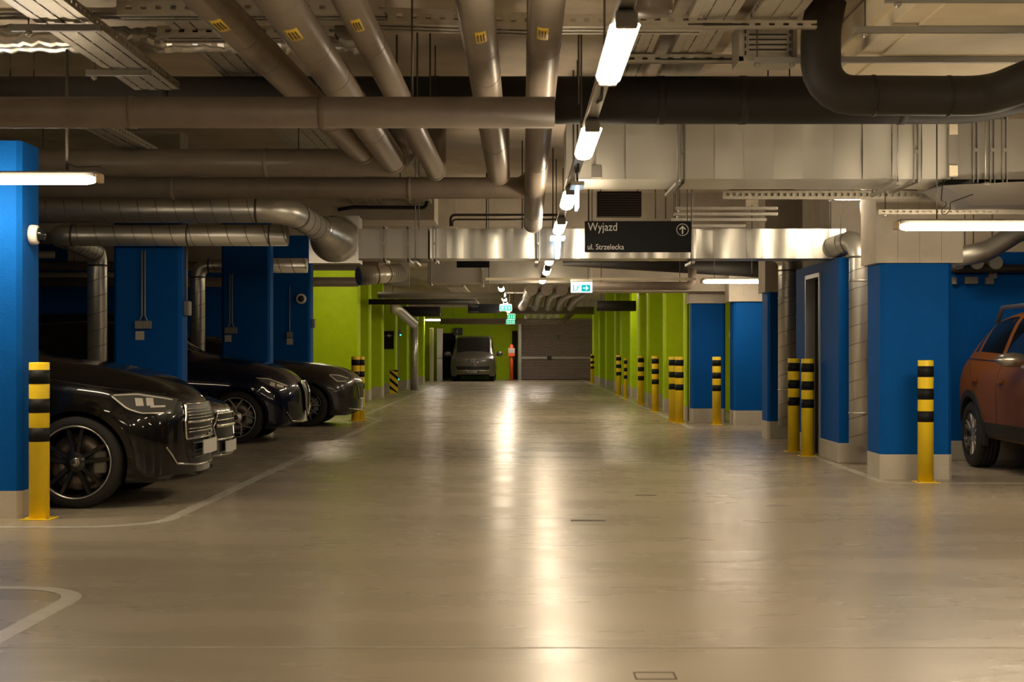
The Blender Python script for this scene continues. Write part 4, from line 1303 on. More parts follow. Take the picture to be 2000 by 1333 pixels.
# round white sign / clock-like disc on the blue column at left
t = thing('round_sign', P(588, 584, 28.1), 'round white ringed sign hanging on the blue column edge', 'sign')
MB().lathe([(0.0, -0.02), (0.055, -0.025), (0.085, -0.03), (0.095, -0.01), (0.095, 0.02)], axis='y', n=28).build('ring', 'white', t)
MB().lathe([(0.0, -0.045), (0.03, -0.042), (0.058, -0.026), (0.058, 0.0)], axis='y', n=24).build('lens', 'black_plastic', t)
# dome camera on the near left column
t = thing('security_camera', P(63, 459, 11.5), 'white dome camera with dark lens on the near blue column', 'camera')
MB().lathe([(0.072, 0.0), (0.076, 0.012), (0.072, 0.055), (0.055, 0.065)], axis='x', n=28).build('mount', 'white', t)
MB().lathe([(0.055, 0.06), (0.052, 0.085), (0.036, 0.108), (0.0, 0.12)], axis='x', n=28).build('dome', 'car_glass', t)
t.location.x = -3.665
t.location.z = Z(459, 11.5)

def switch_set(px, d, ytop, py_box, n, py_lab, bw, label, glab):
    k = d / F
    t = thing('switch_set', P(px, py_box, d), label, 'switch box', 'grey switch boxes on the blue columns')
    W = bw * k
    for i in range(n):
        xo = (i - (n - 1) / 2) * (W + 0.003)
        MB().box(xo - W / 2, xo + W / 2, -0.05, 0, -W * .5, W * .5, c=0.005).build('box', 'grey_plastic', t)
        s_ = (0.5 if n == 1 else (-0.55 if i else 0.55))
        xt = xo + (0 if n == 1 else s_ * W * .6)
        MB().tube([(xo, -0.02, W * .5), (xt, -0.02, W * .5 + .06), (xt, -0.02, (py_box - ytop) * k)], 0.009, 8).build('conduit', 'strip_rail', t)
    o = MB().box(-W * .55, W * .55, -0.004, 0.0, -W * .55, W * .55).build('notice', 'label_paper', loc=P(px - (bw * .5 if n > 1 else 0), py_lab, d))
    tag(o, glab, 'notice', 'paper notices below the switch boxes')
switch_set(281, 16.69, 490, 635, 2, 656, 15.5, 'pair of grey switch boxes with conduits on the nearer middle blue column', 'paper notice below the largest switch boxes')
switch_set(451.5, 22.74, 535, 646, 2, 661.5, 12, 'pair of smaller grey switch boxes on the blue column behind the navy car', 'paper notice on the blue column behind the navy car')
switch_set(566, 28.14, 560, 654.5, 1, 667.5, 11, 'single grey switch box below the round sign', 'paper notice below the single switch box near the green column')
o = MB().box(-0.0, 0.06, -0.10, 0.06, -0.08, 0.08, c=0.01).build('isolator_box', 'grey_plastic', loc=(-3.68, 16.9, Z(603, 16.9))); tag(o, 'grey isolator box on the side edge of the middle blue column', 'box')
o = MB().tube([(0, 0, 0), (0, 0, 0.62)], 0.012, 8).build('conduit', 'strip_rail', loc=(-3.66, 16.88, Z(590, 16.9))); tag(o, 'grey conduit rising from the isolator box', 'pipe')
o = MB().box(-0.0, 0.06, -0.10, 0.06, -0.08, 0.08, c=0.01).build('isolator_box', 'grey_plastic', loc=(-3.84, 28.4, Z(632, 28.4))); tag(o, 'small grey isolator box between the blue and the green column', 'box')

def sensor(px, py, d, label, s_=1.0, cond=None):
    t = thing('gas_detector', P(px, py, d), label, 'detector', 'small detectors with green light')
    MB().box(-0.05 * s_, 0.05 * s_, -0.05, 0, -0.08 * s_, 0.08 * s_, c=0.006).build('case', 'grey_plastic', t)
    MB().lathe([(0.0, -0.065), (0.016 * s_, -0.06), (0.018 * s_, -0.05)], c=(0.02 * s_, 0, -0.05 * s_), axis='y', n=12).build('indicator', 'led', t)
    if cond: MB().tube([(0, -0.02, 0.08 * s_), (0, -0.02, cond)], 0.009, 8).build('conduit', 'strip_rail', t)
    return t
sensor(1556, 626, 21.8, 'grey detector with green light beside the thinner riser duct', cond=0.9)
sensor(781, 651, 47.5, 'far detector with green light right of the arrow sign', 1.2, cond=1.84)
sensor(778, 739, 46.9, 'far low detector with green light above the striped guard', 0.8, cond=1.3)
o = MB().box(-0.0, 0.022, -0.05, 0.05, -0.07, 0.07, c=0.004).build('wall_switch', 'white', loc=(4.16, 15.0, Z(633, 15.0))); tag(o, 'small pale switch on the right side of the near right column', 'switch')
o = MB().box(-0.03, 0.03, -0.022, 0, -0.055, 0.055, c=0.004).build('wall_switch', 'white', loc=P(1427, 654, 26.84)); tag(o, 'tiny pale switch between two far blue columns', 'switch')

# ================================================================= FAR END
t = thing('roller_shutter', ((DX0 + DX1) / 2, YF - 0.12, 0), 'brown grey roller shutter closing the far end of the lane', 'shutter')
hw = (DX1 - DX0) / 2
mb = MB()
ns = 30
for i in range(ns):
    z0 = 0.02 + i * (DZ - .02) / ns
    h_ = (DZ - .02) / ns
    mb.prism([(0.0, z0), (-0.03, z0 + h_ * .10), (-0.045, z0 + h_ * .40), (-0.03, z0 + h_ * .70), (0.0, z0 + h_ * .78), (0.02, z0 + h_), (0.03, z0 + h_), (0.03, z0)], -hw + .06, hw, axis='x')
mb.build('curtain', 'shutter', t)
MB().box(-hw + .06, hw, -0.07, -0.03, 0.93, 1.03, c=0.006).build('cross_bar', 'steel', t)
MB().box(-0.42, -0.22, -0.12, -0.03, 0.90, 1.06, c=0.01).build('lock_case', 'black_plastic', t)
MB().box(-hw - 0.08, -hw + .06, -0.14, 0.02, 0, DZ, c=0.004).build('guide_rail', 'galv_dull', t)
MB().box(-hw - 0.36, -hw - .12, -0.10, 0.02, 0, 2.2, c=0.01).build('guide_post', 'door_dark', t)
MB().lathe([(0.0, -0.045), (0.125, -0.045), (0.125, -0.02)], c=(0.07, 0, 1.93), axis='y', n=28).build('round_sign', 'grey_plastic', t)
MB().box(0.05, 0.09, -0.052, -0.044, 1.86, 2.0).build('sign_mark', 'black_plastic', t)
t = thing('alarm_post', P(999, 742, 67.5), 'orange red post with a white panel left of the roller shutter', 'post')
t.location.z = 0
MB().lathe([(0.075, 0), (0.075, 1.55), (0.0, 1.58)], n=20).build('post', 'orange', t)
MB().box(-0.15, 0.15, -0.14, 0.06, 1.05, 1.42, c=0.02).build('case', 'orange', t)
MB().box(-0.14, 0.14, -0.15, -0.139, 1.2, 1.41).build('panel', 'label_paper', t)
MB().box(0.02, 0.13, -0.06, 0.06, 0.90, 0.99, c=0.01).build('bracket', 'black_plastic', t)
# door leaf and white frame at far left
t = thing('door_2', P(872, 742, YF - 0.03), 'far dark door beside the parked van', 'door', None, kind='structure'); t.location.z = 0
MB().box(-0.42, 0.42, -0.05, 0.0, 0.02, 2.1).build('door_leaf', 'door_dark', t)
MB().box(0.42, 0.50, -0.08, 0.0, 0.0, 2.16).build('door_frame', 'white_door', t)
t = thing('white_post', P(859, 745, 66), 'bright white painted post left of the far dark door', 'post'); t.location.z = 0
MB().box(-0.12, 0.12, -0.1, 0.1, 0, 2.25, c=0.008).build('post', 'white_door', t)
MB().box(-0.125, 0.125, -0.105, 0.105, 0.95, 0.975).build('joint', 'grey_plastic', t)
t = thing('white_post', P(843, 748, 62), 'second pale post at the end of the left green columns', 'post'); t.location.z = 0
MB().box(-0.07, 0.07, -0.1, 0.1, 0, 2.2, c=0.008).build('post', 'plinth', t)
t = thing('wall_box', P(895, 648, 69.5), 'black box on the green end wall above the van roof', 'box')
MB().box(-0.2, 0.2, -0.08, 0.0, -0.17, 0.17, c=0.01).build('case', 'black_plastic', t)
MB().box(-0.06, -0.03, -0.085, -0.079, -0.06, 0.06).build('mark', 'sign_white', t)
# ================================================================= CARS
def pchip(xs, ys, x):
    xs, ys = np.array(xs, float), np.array(ys, float)
    h = np.diff(xs); dl = np.diff(ys) / h
    n = len(xs); m = np.zeros(n)
    for i in range(1, n - 1):
        if dl[i - 1] * dl[i] > 0:
            w1, w2 = 2 * h[i] + h[i - 1], h[i] + 2 * h[i - 1]
            m[i] = (w1 + w2) / (w1 / dl[i - 1] + w2 / dl[i])
    m[0], m[-1] = dl[0], dl[-1]
    i = int(np.clip(np.searchsorted(xs, x) - 1, 0, n - 2))
    t = (x - xs[i]) / h[i]
    return float((2 * t**3 - 3 * t**2 + 1) * ys[i] + (t**3 - 2 * t**2 + t) * h[i] * m[i] + (-2 * t**3 + 3 * t**2) * ys[i + 1] + (t**3 - t**2) * h[i] * m[i + 1])


def catmull(pts, n):
    out = []
    N = len(pts)
    for i in range(N - 1):
        p0, p1, p2, p3 = pts[max(0, i - 1)], pts[i], pts[i + 1], pts[min(N - 1, i + 2)]
        for k in range(n):
            t = k / n
            out.append(tuple(0.5 * (2 * p1[j] + (p2[j] - p0[j]) * t + (2 * p0[j] - 5 * p1[j] + 4 * p2[j] - p3[j]) * t * t + (-p0[j] + 3 * p1[j] - 3 * p2[j] + p3[j]) * t ** 3) for j in range(2)))
    out.append(tuple(pts[-1]))
    return out


NS = 5   # samples per section segment


class Car:
    """lofted car body. x forward from the front axle, y left, z up. keys: list of
       (x, z_top, z_belt, w_belt, z_edge, w_edge, w_max, z_bottom)"""

    def __init__(s, name, label, loc, rz, keys, paint, cat='car', bendk=0.20, bendp=2.4, front0=0.15, rearb=0.15, wheelbase=2.8, wr=0.36, wy=0.80,
                 arch=0.40, ww=0.235, screen=(-0.55, -1.35), roofend=-2.9, tail=-3.6, pillars=(-1.55,), mid=0.48, sidew=None, group=None, glass='car_glass'):
        s.root = thing(name, loc, label, cat, group, rz)
        s.keys, s.bk, s.bp, s.f0, s.rb = keys, bendk, bendp, front0, rearb
        s.wb, s.wr, s.wy = wheelbase, wr, wy
        xs = [k[0] for k in keys]
        s.x0, s.x1 = min(xs), max(xs)
        ks = sorted(keys)
        kx = [k[0] for k in ks]
        col = lambda j: [k[j] for k in ks]
        C_ = [col(j) for j in range(8)]
        st = list(np.linspace(s.x0, s.x1, 80)) + [s.x1 - 0.02, s.x1 - 0.045, s.x1 - 0.01, s.x0 + .02, s.x0 + .045] + [screen[0], screen[1], roofend, tail] + list(pillars)
        st = sorted(set(round(q, 4) for q in st))
        s.st = st
        secs = []
        for x in st:
            zt, zb_, wb_, ze, we, wm, z0 = [pchip(kx, C_[j], x) for j in range(1, 8)]
            d_end = min(s.x1 - x, x - s.x0)
            sh = 1.0 - 0.045 * max(0, 1 - d_end / 0.09) ** 2
            wm *= sh
            pts = [(wm * 0.80, z0), (wm * 0.955, z0 + 0.035), (wm, z0 + (zb_ - z0) * mid), (wm * 0.992, z0 + (zb_ - z0) * 0.80), (wb_ * sh, zb_), (we * sh, ze), (we * 0.55, zt - (zt - ze) * 0.18), (0.0, zt)]
            secs.append(catmull(pts, NS))
        s.secs = secs
        nv = len(secs[0])
        bm = bmesh.new()
        grid = []
        for x, sec in zip(st, secs):
            rowL = [bm.verts.new(s.warp(x, y, z)) for y, z in sec]
            rowR = [bm.verts.new(s.warp(x, -y, z)) for y, z in sec[:-1]]
            grid.append(rowL + rowR[::-1])          # ring from left bottom over the top to right bottom
        n = len(grid[0])
        def face(vs, mi=0):
            try:
                f = bm.faces.new(vs)
                f.material_index = mi
                f.smooth = True
            except ValueError:
                pass
        v4, v5 = 4 * NS, 5 * NS
        for i in range(len(grid) - 1):
            xm = (st[i] + st[i + 1]) / 2
            for j in range(n - 1):
                jj = min(j, n - 2 - j)
                mi = 0
                if v4 < jj < v5 - 0 and roofend + 0.08 - (0.0) < xm < screen[0] - 0.30:
                    if not any(abs(xm - p_) < 0.05 for p_ in pillars): mi = 2
                if v4 == jj and False: mi = 2
                if jj >= v5 + 1 and screen[1] + 0.02 < xm < screen[0] - 0.03: mi = 1
                if jj >= v5 + 1 and tail + 0.12 < xm < roofend - 0.03: mi = 3
                face((grid[i][j], grid[i + 1][j], grid[i + 1][j + 1], grid[i][j + 1]), mi)
        # underside and the two ends
        for i in range(len(grid) - 1):
            face((grid[i][0], grid[i][n - 1], grid[i + 1][n - 1], grid[i + 1][0]), 4)
        for gi in (0, len(grid) - 1):
            row, x = grid[gi], st[gi]
            prev = None
            half = nv - 1
            rows = []
            for j in range(half):
                a, b = row[j], row[n - 1 - j]
                y, z = secs[gi][j]
                m_ = 13
                r_ = [a] + [bm.verts.new(s.warp(x, y * (1 - 2 * k / m_), z)) for k in range(1, m_)] + [b]
                rows.append(r_)
            for j in range(half - 1):
                for k in range(m_):
                    face((rows[j][k], rows[j][k + 1], rows[j + 1][k + 1], rows[j + 1][k]))
            face([*rows[-1], row[half]])
            # seal bottom row against the underside edge
            f0 = rows[0]
            face(f0)
        bmesh.ops.recalc_face_normals(bm, faces=bm.faces[:])
        me = bpy.data.meshes.new('body')
        bm.to_mesh(me)
        bm.free()
        for m_ in (paint, glass, glass, glass, 'well'):
            me.materials.append(M[m_])
        o = bpy.data.objects.new('body', me)
        COL.objects.link(o)
        # wheel arches
        cut = MB()
        for ax in (0.0, -wheelbase):
            for sy in (-1, 1):
                prof = [(arch, sy * 0.50), (arch, sy * 1.3)] if sy > 0 else [(arch, -1.3), (arch, -0.50)]
                cut.lathe(prof, c=(ax, 0, wr), axis='y', n=48)
        c = cut.build('cutter', ['well'] * 5)
        c.data.polygons.foreach_set('material_index', [4] * len(c.data.polygons))
        md = o.modifiers.new('b', 'BOOLEAN')
        md.operation = 'DIFFERENCE'
        md.object = c
        md.solver = 'EXACT'
        bpy.context.view_layer.update()
        dg = bpy.context.evaluated_depsgraph_get()
        me2 = bpy.data.meshes.new_from_object(o.evaluated_get(dg))
        bpy.data.objects.remove(o); bpy.data.objects.remove(c)
        s.bvh = None
        bmf = bmesh.new(); bmf.from_mesh(me2)
        s.bvh = BVHTree.FromBMesh(bmf)
        bmf.free()
        names = {0: 'body', 1: 'windscreen', 2: 'side_window', 3: 'rear_window', 4: 'underbody'}
        for mi, nm in names.items():
            b = bmesh.new(); b.from_mesh(me2)
            bmesh.ops.delete(b, geom=[f for f in b.faces if f.material_index != mi], context='FACES')
            if mi == 2:
                # one part per side
                for sy in (-1, 1):
                    b2 = b.copy()
                    bmesh.ops.delete(b2, geom=[f for f in b2.faces if f.calc_center_median().y * sy < 0], context='FACES')
                    s._emit(b2, nm, glass)
                b.free()
                continue
            s._emit(b, nm, {0: paint, 1: glass, 3: glass, 4: 'well'}[mi])

    def _emit(s, b, nm, m_):
        if not b.faces:
            b.free(); return
        for f in b.faces:
            f.material_index = 0
        me = bpy.data.meshes.new(nm)
        b.to_mesh(me); b.free()
        me.materials.clear(); me.materials.append(M[m_])
        me.shade_smooth(); me.set_sharp_from_angle(angle=math.radians(38))
        o = bpy.data.objects.new(nm, me)
        COL.objects.link(o)
        o.parent = s.root

    def warp(s, x, y, z):
        """plan rounding of nose and tail"""
        t = max(0, min(1, (x - s.f0) / (s.x1 - s.f0)))
        yy = min(1.2, abs(y) / 0.93)
        x2 = x - s.bk * (yy ** s.bp) * t * t * (3 - 2 * t)
        r0 = -s.wb - 0.3
        t = max(0, min(1, (r0 - x) / (r0 - s.x0)))
        x2 += s.rb * (yy ** s.bp) * t * t * (3 - 2 * t)
        return Vector((x2, y, z))

    def cast(s, p, d):
        h = s.bvh.ray_cast(Vector(p), Vector(d).normalized())
        return h[0], h[1]

    def patch(s, name, top, bot, view, mat_, off=0.004, th=0.012, n=12, m=4, parent=None, both=True, side=-1):
        """panel between two polylines projected on the body. view 'side': (x, z); 'front': (y, z) with y>0 outward left;
           a view can also be a yaw angle in degrees: (u, z) seen from that yaw (0 = front, 90 = side)"""
        objs = []
        for sg in ((-1, 1) if both else (side,)):
            ang = {'side': 90, 'front': 0}.get(view, view)
            a = math.radians(ang)
            dirv = Vector((-math.cos(a), -sg * math.sin(a), 0))
            right = Vector((math.sin(a), -sg * math.cos(a), 0)) if ang != 0 else Vector((0, 1.0 if both is False else sg * 1.0, 0))
            def rs(pl, t):
                L = [0]
                for i in range(1, len(pl)): L.append(L[-1] + math.hypot(pl[i][0] - pl[i - 1][0], pl[i][1] - pl[i - 1][1]))
                q = t * L[-1]
                for i in range(1, len(pl)):
                    if q <= L[i] + 1e-9:
                        f_ = (q - L[i - 1]) / max(1e-9, L[i] - L[i - 1])
                        return (pl[i - 1][0] * (1 - f_) + pl[i][0] * f_, pl[i - 1][1] * (1 - f_) + pl[i][1] * f_)
                return pl[-1]
            V, ok = [], True
            for i in range(n + 1):
                A, B = rs(top, i / n), rs(bot, i / n)
                for j in range(m + 1):
                    u = A[0] * (1 - j / m) + B[0] * j / m
                    z = A[1] * (1 - j / m) + B[1] * j / m
                    o = right * u + Vector((0, 0, z)) - dirv * 4
                    h, nn = s.cast(o, dirv)
                    if h is None:
                        V.append(None)
                    else:
                        V.append(h - dirv * off)
            # fill misses with the nearest hit
            hits = [v for v in V if v is not None]
            if not hits: continue
            for k_, v in enumerate(V):
                if v is None:
                    i, j = divmod(k_, m + 1)
                    A, B = rs(top, i / n), rs(bot, i / n)
                    u = A[0] * (1 - j / m) + B[0] * j / m
                    z = A[1] * (1 - j / m) + B[1] * j / m
                    q = right * u + Vector((0, 0, z))
                    near = min(hits, key=lambda w_: (w_ - (q - dirv * (q - w_).dot(-dirv))).length)
                    V[k_] = near
            N = len(V)
            V2 = [v + dirv * th for v in V]
            fs = []
            for i in range(n):
                for j in range(m):
                    a_ = i * (m + 1) + j
                    b_ = a_ + m + 1
                    fs.append((a_, b_, b_ + 1, a_ + 1))
                    fs.append((a_ + N, a_ + 1 + N, b_ + 1 + N, b_ + N))
            edge = [i * (m + 1) for i in range(n + 1)] + [n * (m + 1) + j for j in range(1, m + 1)] + [i * (m + 1) + m for i in range(n - 1, -1, -1)] + [j for j in range(m - 1, 0, -1)]
            for k_ in range(len(edge)):
                a_, b_ = edge[k_], edge[(k_ + 1) % len(edge)]
                fs.append((a_, a_ + N, b_ + N, b_))
            objs.append(MB().add(V + V2, fs, 0, True).build(name, mat_, parent or s.root, smooth_angle=35, weld=True))
        return objs

    def line(s, name, pts, view, mat_, r=0.004, off=0.0, both=True, side=-1, n=20, parent=None):
        objs = []
        for sg in ((-1, 1) if both else (side,)):
            ang = {'side': 90, 'front': 0, 'top': 'top'}.get(view, view)
            if ang == 'top':
                dirv = Vector((0, 0, -1))
            else:
                a = math.radians(ang)
                dirv = Vector((-math.cos(a), -sg * math.sin(a), 0))
                right = Vector((math.sin(a), -sg * math.cos(a), 0)) if ang != 0 else Vector((0, 1.0 if both is False else sg * 1.0, 0))
            path = []
            dense = []
            for i in range(len(pts) - 1):
                for k in range(n):
                    t = k / n
                    dense.append((pts[i][0] * (1 - t) + pts[i + 1][0] * t, pts[i][1] * (1 - t) + pts[i + 1][1] * t))
            dense.append(pts[-1])
            for u, z in dense:
                if ang == 'top':
                    o = Vector((u, z * sg * -1 if both else z, 4))
                else:
                    o = right * u + Vector((0, 0, z)) - dirv * 4
                h, nn = s.cast(o, dirv)
                if h is not None and (not path or (h - path[-1]).length < 0.35): path.append(h - dirv * off)
            if len(path) > 1:
                objs.append(MB().tube(path, r, 6).build(name, mat_, parent or s.root))
        return objs

    def wheel(s, ax, sy, rim_mat, style, ringm=None, rim_r=None, face_y=None):
        r = s.wr
        rr = rim_r or r * 0.70
        w_ = 0.235
        y0 = sy * (s.wy + w_ / 2)        # outer face
        inn = sy * (s.wy - w_ / 2)
        def T(rad, dy): return (rad, -dy * sy)
        # tyre with rounded shoulders and tread grooves
        prof = [(rr, 0.012), (rr + 0.012, 0.002), (r - 0.055, 0.0), (r - 0.022, 0.008), (r - 0.006, 0.025), (r, 0.045)]
        for g in (0.075, 0.117, 0.160):
            prof += [(r, g - 0.006), (r - 0.008, g - 0.004), (r - 0.008, g + 0.004), (r, g + 0.006)]
        prof += [(r, w_ - 0.045), (r - 0.02, w_ - 0.01), (r - 0.055, w_), (rr, w_ - 0.01), (rr - 0.004, 0.10), (rr - 0.008, 0.02), (rr, 0.012)]
        t = MB().lathe([(a, -b * sy) for a, b in prof], n=56, axis='y', caps=False).build('wheel', 'tyre', s.root, loc=(ax, y0, r))
        # rim barrel and lip
        b_ = MB()
        b_.lathe([(a, -q * sy) for a, q in [(rr + 0.006, 0.004), (rr + 0.004, -0.002), (rr - 0.010, 0.002), (rr - 0.014, 0.03), (rr - 0.03, 0.10), (rr - 0.035, 0.19)]], n=56, axis='y', caps=False)
        b_.build('rim_barrel', 'rim_black' if rim_mat == 'rim_black' else 'rim_black', t)
        if ringm:
            q = MB()
            q.lathe([(a, -b2 * sy) for a, b2 in [(rr - 0.006, 0.0), (rr - 0.002, -0.004), (rr + 0.004, -0.004), (rr + 0.007, 0.002)]], n=56, axis='y', caps=False)
            q.build('rim_ring', ringm, t)
        # brake disc behind
        MB().lathe([(0.0, -0.115 * sy), (rr * 0.30, -0.115 * sy), (rr * 0.31, -0.10 * sy), (rr * .78, -0.10 * sy), (rr * .78, -0.12 * sy)], n=40, axis='y').build('brake_disc', 'disc', t)
        MB().box(rr * 0.45, rr * .83, -0.135 * sy, -0.055 * sy, -0.09, 0.09, c=0.02).build('brake_caliper', 'grey_plastic', t)
        sp = MB()
        def bar(a0, r0, a1, r1, w0, w1, d0, d1):
            p0 = Vector((math.cos(a0) * r0, 0, math.sin(a0) * r0)); p1 = Vector((math.cos(a1) * r1, 0, math.sin(a1) * r1))
            dd = (p1 - p0).normalized(); nn = Vector((-dd.z, 0, dd.x))
            vs = []
            for p, w2, d_ in ((p0, w0, d0), (p1, w1, d1)):
                for sx in (-1, 1):
                    vs.append(p + nn * sx * w2 * .5 + Vector((0, -sy * (d_ + 0.014), 0)))
                    vs.append(p + nn * sx * w2 * .32 + Vector((0, -sy * (d_ + .0), 0)))
                for sx in (-1, 1):
                    vs.append(p + nn * sx * w2 * .5 + Vector((0, -sy * (d_ + .045), 0)))
            # order: 0 L-chamfer,1 L-face,2 R-chamfer,3 R-face,4 L-back,5 R-back
            fs = [(1, 3, 9, 7), (0, 1, 7, 6), (3, 2, 8, 9), (0, 6, 10, 4), (2, 5, 11, 8), (4, 10, 11, 5)]
            sp.add(vs, fs)
        off = PI / 2
        if style == 'ten':
            for k in range(5):
                c = off + 2 * PI * k / 5
                for e in (-1, 1):
                    bar(c + e * 0.28, 0.05, c + e * 0.215, rr - 0.006, 0.046, 0.034, 0.022, 0.012)
        elif style == 'Y':
            for k in range(5):
                c = off + 2 * PI * k / 5
                bar(c, 0.04, c, rr * 0.55, 0.046, 0.034, 0.02, 0.014)
                for e in (-1, 1):
                    bar(c + e * 0.02, rr * 0.52, c + e * 0.36, rr - 0.005, 0.030, 0.022, 0.014, 0.008)
        elif style == 'twin':
            for k in range(5):
                c = off + 2 * PI * k / 5
                for e in (-1, 1):
                    bar(c + e * 0.10, 0.05, c + e * 0.30, rr - 0.005, 0.034, 0.022, 0.02, 0.010)
        else:
            for k in range(6):
                c = off + 2 * PI * k / 6
                for e in (-1, 1):
                    bar(c, 0.04, c + e * 0.14, rr - 0.005, 0.040, 0.024, 0.02, 0.010)
        sp.lathe([(0.0, -0.008 * sy), (0.055, -0.010 * sy), (0.078, -0.022 * sy), (0.082, -0.06 * sy)], n=28, axis='y')
        sp.build('rim', rim_mat, t, smooth_angle=30)
        hub = MB().lathe([(0.0, -0.002 * sy), (0.030, -0.003 * sy), (0.034, -0.012 * sy)], n=24, axis='y').build('hub_cap', 'rim_silver' if rim_mat != 'rim_silver' else 'black_plastic', t)
        return t

    def star(s, parent, rad, sy):
        mb = MB()
        for k in range(3):
            a = PI / 2 + k * 2 * PI / 3
            p = [(math.cos(a) * rad, math.sin(a) * rad), (math.cos(a + 2.3) * rad * .16, math.sin(a + 2.3) * rad * .16), (math.cos(a - 2.3) * rad * .16, math.sin(a - 2.3) * rad * .16)]
            mb.prism(p, 0.001 * sy, 0.006 * sy, axis='y')
        n = 24
        mb.tube([(math.cos(2 * PI * i / n) * rad, 0.004 * sy, math.sin(2 * PI * i / n) * rad) for i in range(n + 1)], rad * .09, 6, caps=False)
        return mb.build('hub_star', 'black_plastic', parent)

    def arch_trim(s, r0, r1, m_='cladding', axs=None, out=0.012, a0=-12, a1=192):
        for ax in (axs or (0.0, -s.wb)):
            for sy in (-1, 1):
                vs, fs = [], []
                N = 28
                for i in range(N + 1):
                    a = math.radians(a0 + (a1 - a0) * i / N)
                    for rr in (r0, r1):
                        x, z = ax + math.cos(a) * rr, s.wr + math.sin(a) * rr
                        h, nn = s.cast((x, sy * 3, z), (0, -sy, 0))
                        y = h.y if h is not None and abs(h.y) > 0.6 else None
                        vs.append([x, y, z])
                ys = [v[1] for v in vs if v[1] is not None]
                if not ys: continue
                for i, v in enumerate(vs):
                    if v[1] is None:
                        j = min((j for j in range(len(vs)) if vs[j][1] is not None), key=lambda j: abs(j - i))
                        v[1] = vs[j][1]
                A = [(v[0], v[1] + sy * out, v[2]) for v in vs]
                B = [(v[0], v[1] - sy * 0.02, v[2]) for v in vs]
                n = len(A)
                for i in range(N):
                    a_ = i * 2
                    fs += [(a_, a_ + 1, a_ + 3, a_ + 2), (a_, a_ + 2, a_ + 2 + n, a_ + n), (a_ + 1, a_ + 1 + n, a_ + 3 + n, a_ + 3)]
                fs += [(0, n, n + 1, 1), (2 * N, 2 * N + 1, 2 * N + 1 + n, 2 * N + n)]
                MB().add(A + B, fs, 0, True).build('wheel_arch_trim', m_, s.root, smooth_angle=40)


def cabin(front, z_roof=1.64, cowl=(-0.55, 1.15), roof0=-1.40, tailx=-3.75, wmax=0.94, belt=1.0, zb=0.22, rear_z=1.05, wheelbase=2.87):
    """append cabin and tail keys behind custom nose keys"""
    c, zc = cowl
    w_ = wmax
    k = list(front)
    k += [(c, zc, belt - 0.02, w_ - 0.09, belt + 0.06, w_ - 0.20, w_, zb),
          ((c + roof0) / 2, (zc + z_roof) / 2 + 0.045, belt + 0.0, w_ - 0.08, (belt + z_roof) / 2 - 0.02, w_ - 0.22, w_, zb),
          (roof0, z_roof - 0.03, belt + 0.015, w_ - 0.075, z_roof - 0.12, w_ - 0.29, w_, zb),
          (roof0 - 0.6, z_roof, belt + 0.03, w_ - 0.075, z_roof - 0.075, w_ - 0.29, w_, zb),
          (tailx + 0.85, z_roof - 0.04, belt + 0.06, w_ - 0.08, z_roof - 0.12, w_ - 0.30, w_ - 0.005, zb),
          (tailx + 0.50, z_roof - 0.12, belt + 0.07, w_ - 0.10, z_roof - 0.20, w_ - 0.32, w_ - 0.02, zb + .03),
          (tailx + 0.12, rear_z + 0.12, rear_z - 0.02, w_ - 0.14, rear_z + 0.06, w_ - 0.30, w_ - 0.05, zb + .08),
          (tailx, rear_z - 0.10, rear_z - 0.16, w_ - 0.17, rear_z - 0.13, w_ - 0.32, w_ - 0.10, zb + .12)]
    return k


def mirror(car, x, z, y, m_, sy_list=(-1, 1), sc=1.0, ky=1.35, kz=1.0):
    for sy in sy_list:
        mb = MB()
        pts = []
        for (dx, r) in ((-0.09, 0.03), (-0.07, 0.075), (0.0, 0.085), (0.06, 0.06), (0.085, 0.02)):
            pts.append((dx, r))
        n = 16
        vs = []
        for dx, r in pts:
            for k in range(n):
                a = 2 * PI * k / n
                vs.append((x + dx * sc, sy * (y + 0.10 * sc + math.cos(a) * r * ky * sc), z + math.sin(a) * r * kz * sc))
        fs = [(i * n + k, i * n + (k + 1) % n, (i + 1) * n + (k + 1) % n, (i + 1) * n + k) for i in range(len(pts) - 1) for k in range(n)]
        fs += [list(range(n))[::-1], [(len(pts) - 1) * n + k for k in range(n)]]
        mb.add(vs, fs, 0, True)
        mb.box(x - 0.03, x + 0.03, sy * (y - 0.06), sy * (y + 0.04), z - 0.08, z - 0.045)
        mb.build('wing_mirror', m_, car.root, smooth_angle=40)


# ---------------- car A: black SUV beside the near left column
LX, LY = -3.47, 12.92
f = [(0.83, 0.70, 0.66, 0.76, 0.69, 0.45, 0.86, 0.24),
     (0.80, 0.80, 0.73, 0.80, 0.785, 0.50, 0.885, 0.20),
     (0.70, 0.905, 0.80, 0.83, 0.89, 0.52, 0.91, 0.19),
     (0.50, 1.015, 0.885, 0.855, 0.995, 0.56, 0.93, 0.19),
     (0.20, 1.10, 0.96, 0.865, 1.075, 0.60, 0.945, 0.20),
     (-0.25, 1.165, 1.01, 0.865, 1.13, 0.62, 0.945, 0.21)]
A = Car('car', 'black sport utility car with black alloy wheel behind the near striped bollard', (LX, LY, 0), 0, cabin(f, cowl=(-0.60, 1.215), belt=1.045), 'paint_black',
        bendk=0.30, bendp=2.5, wr=0.362, wy=0.835, arch=0.405, wheelbase=2.87, screen=(-0.62, -1.42), pillars=(-1.95, -2.8))
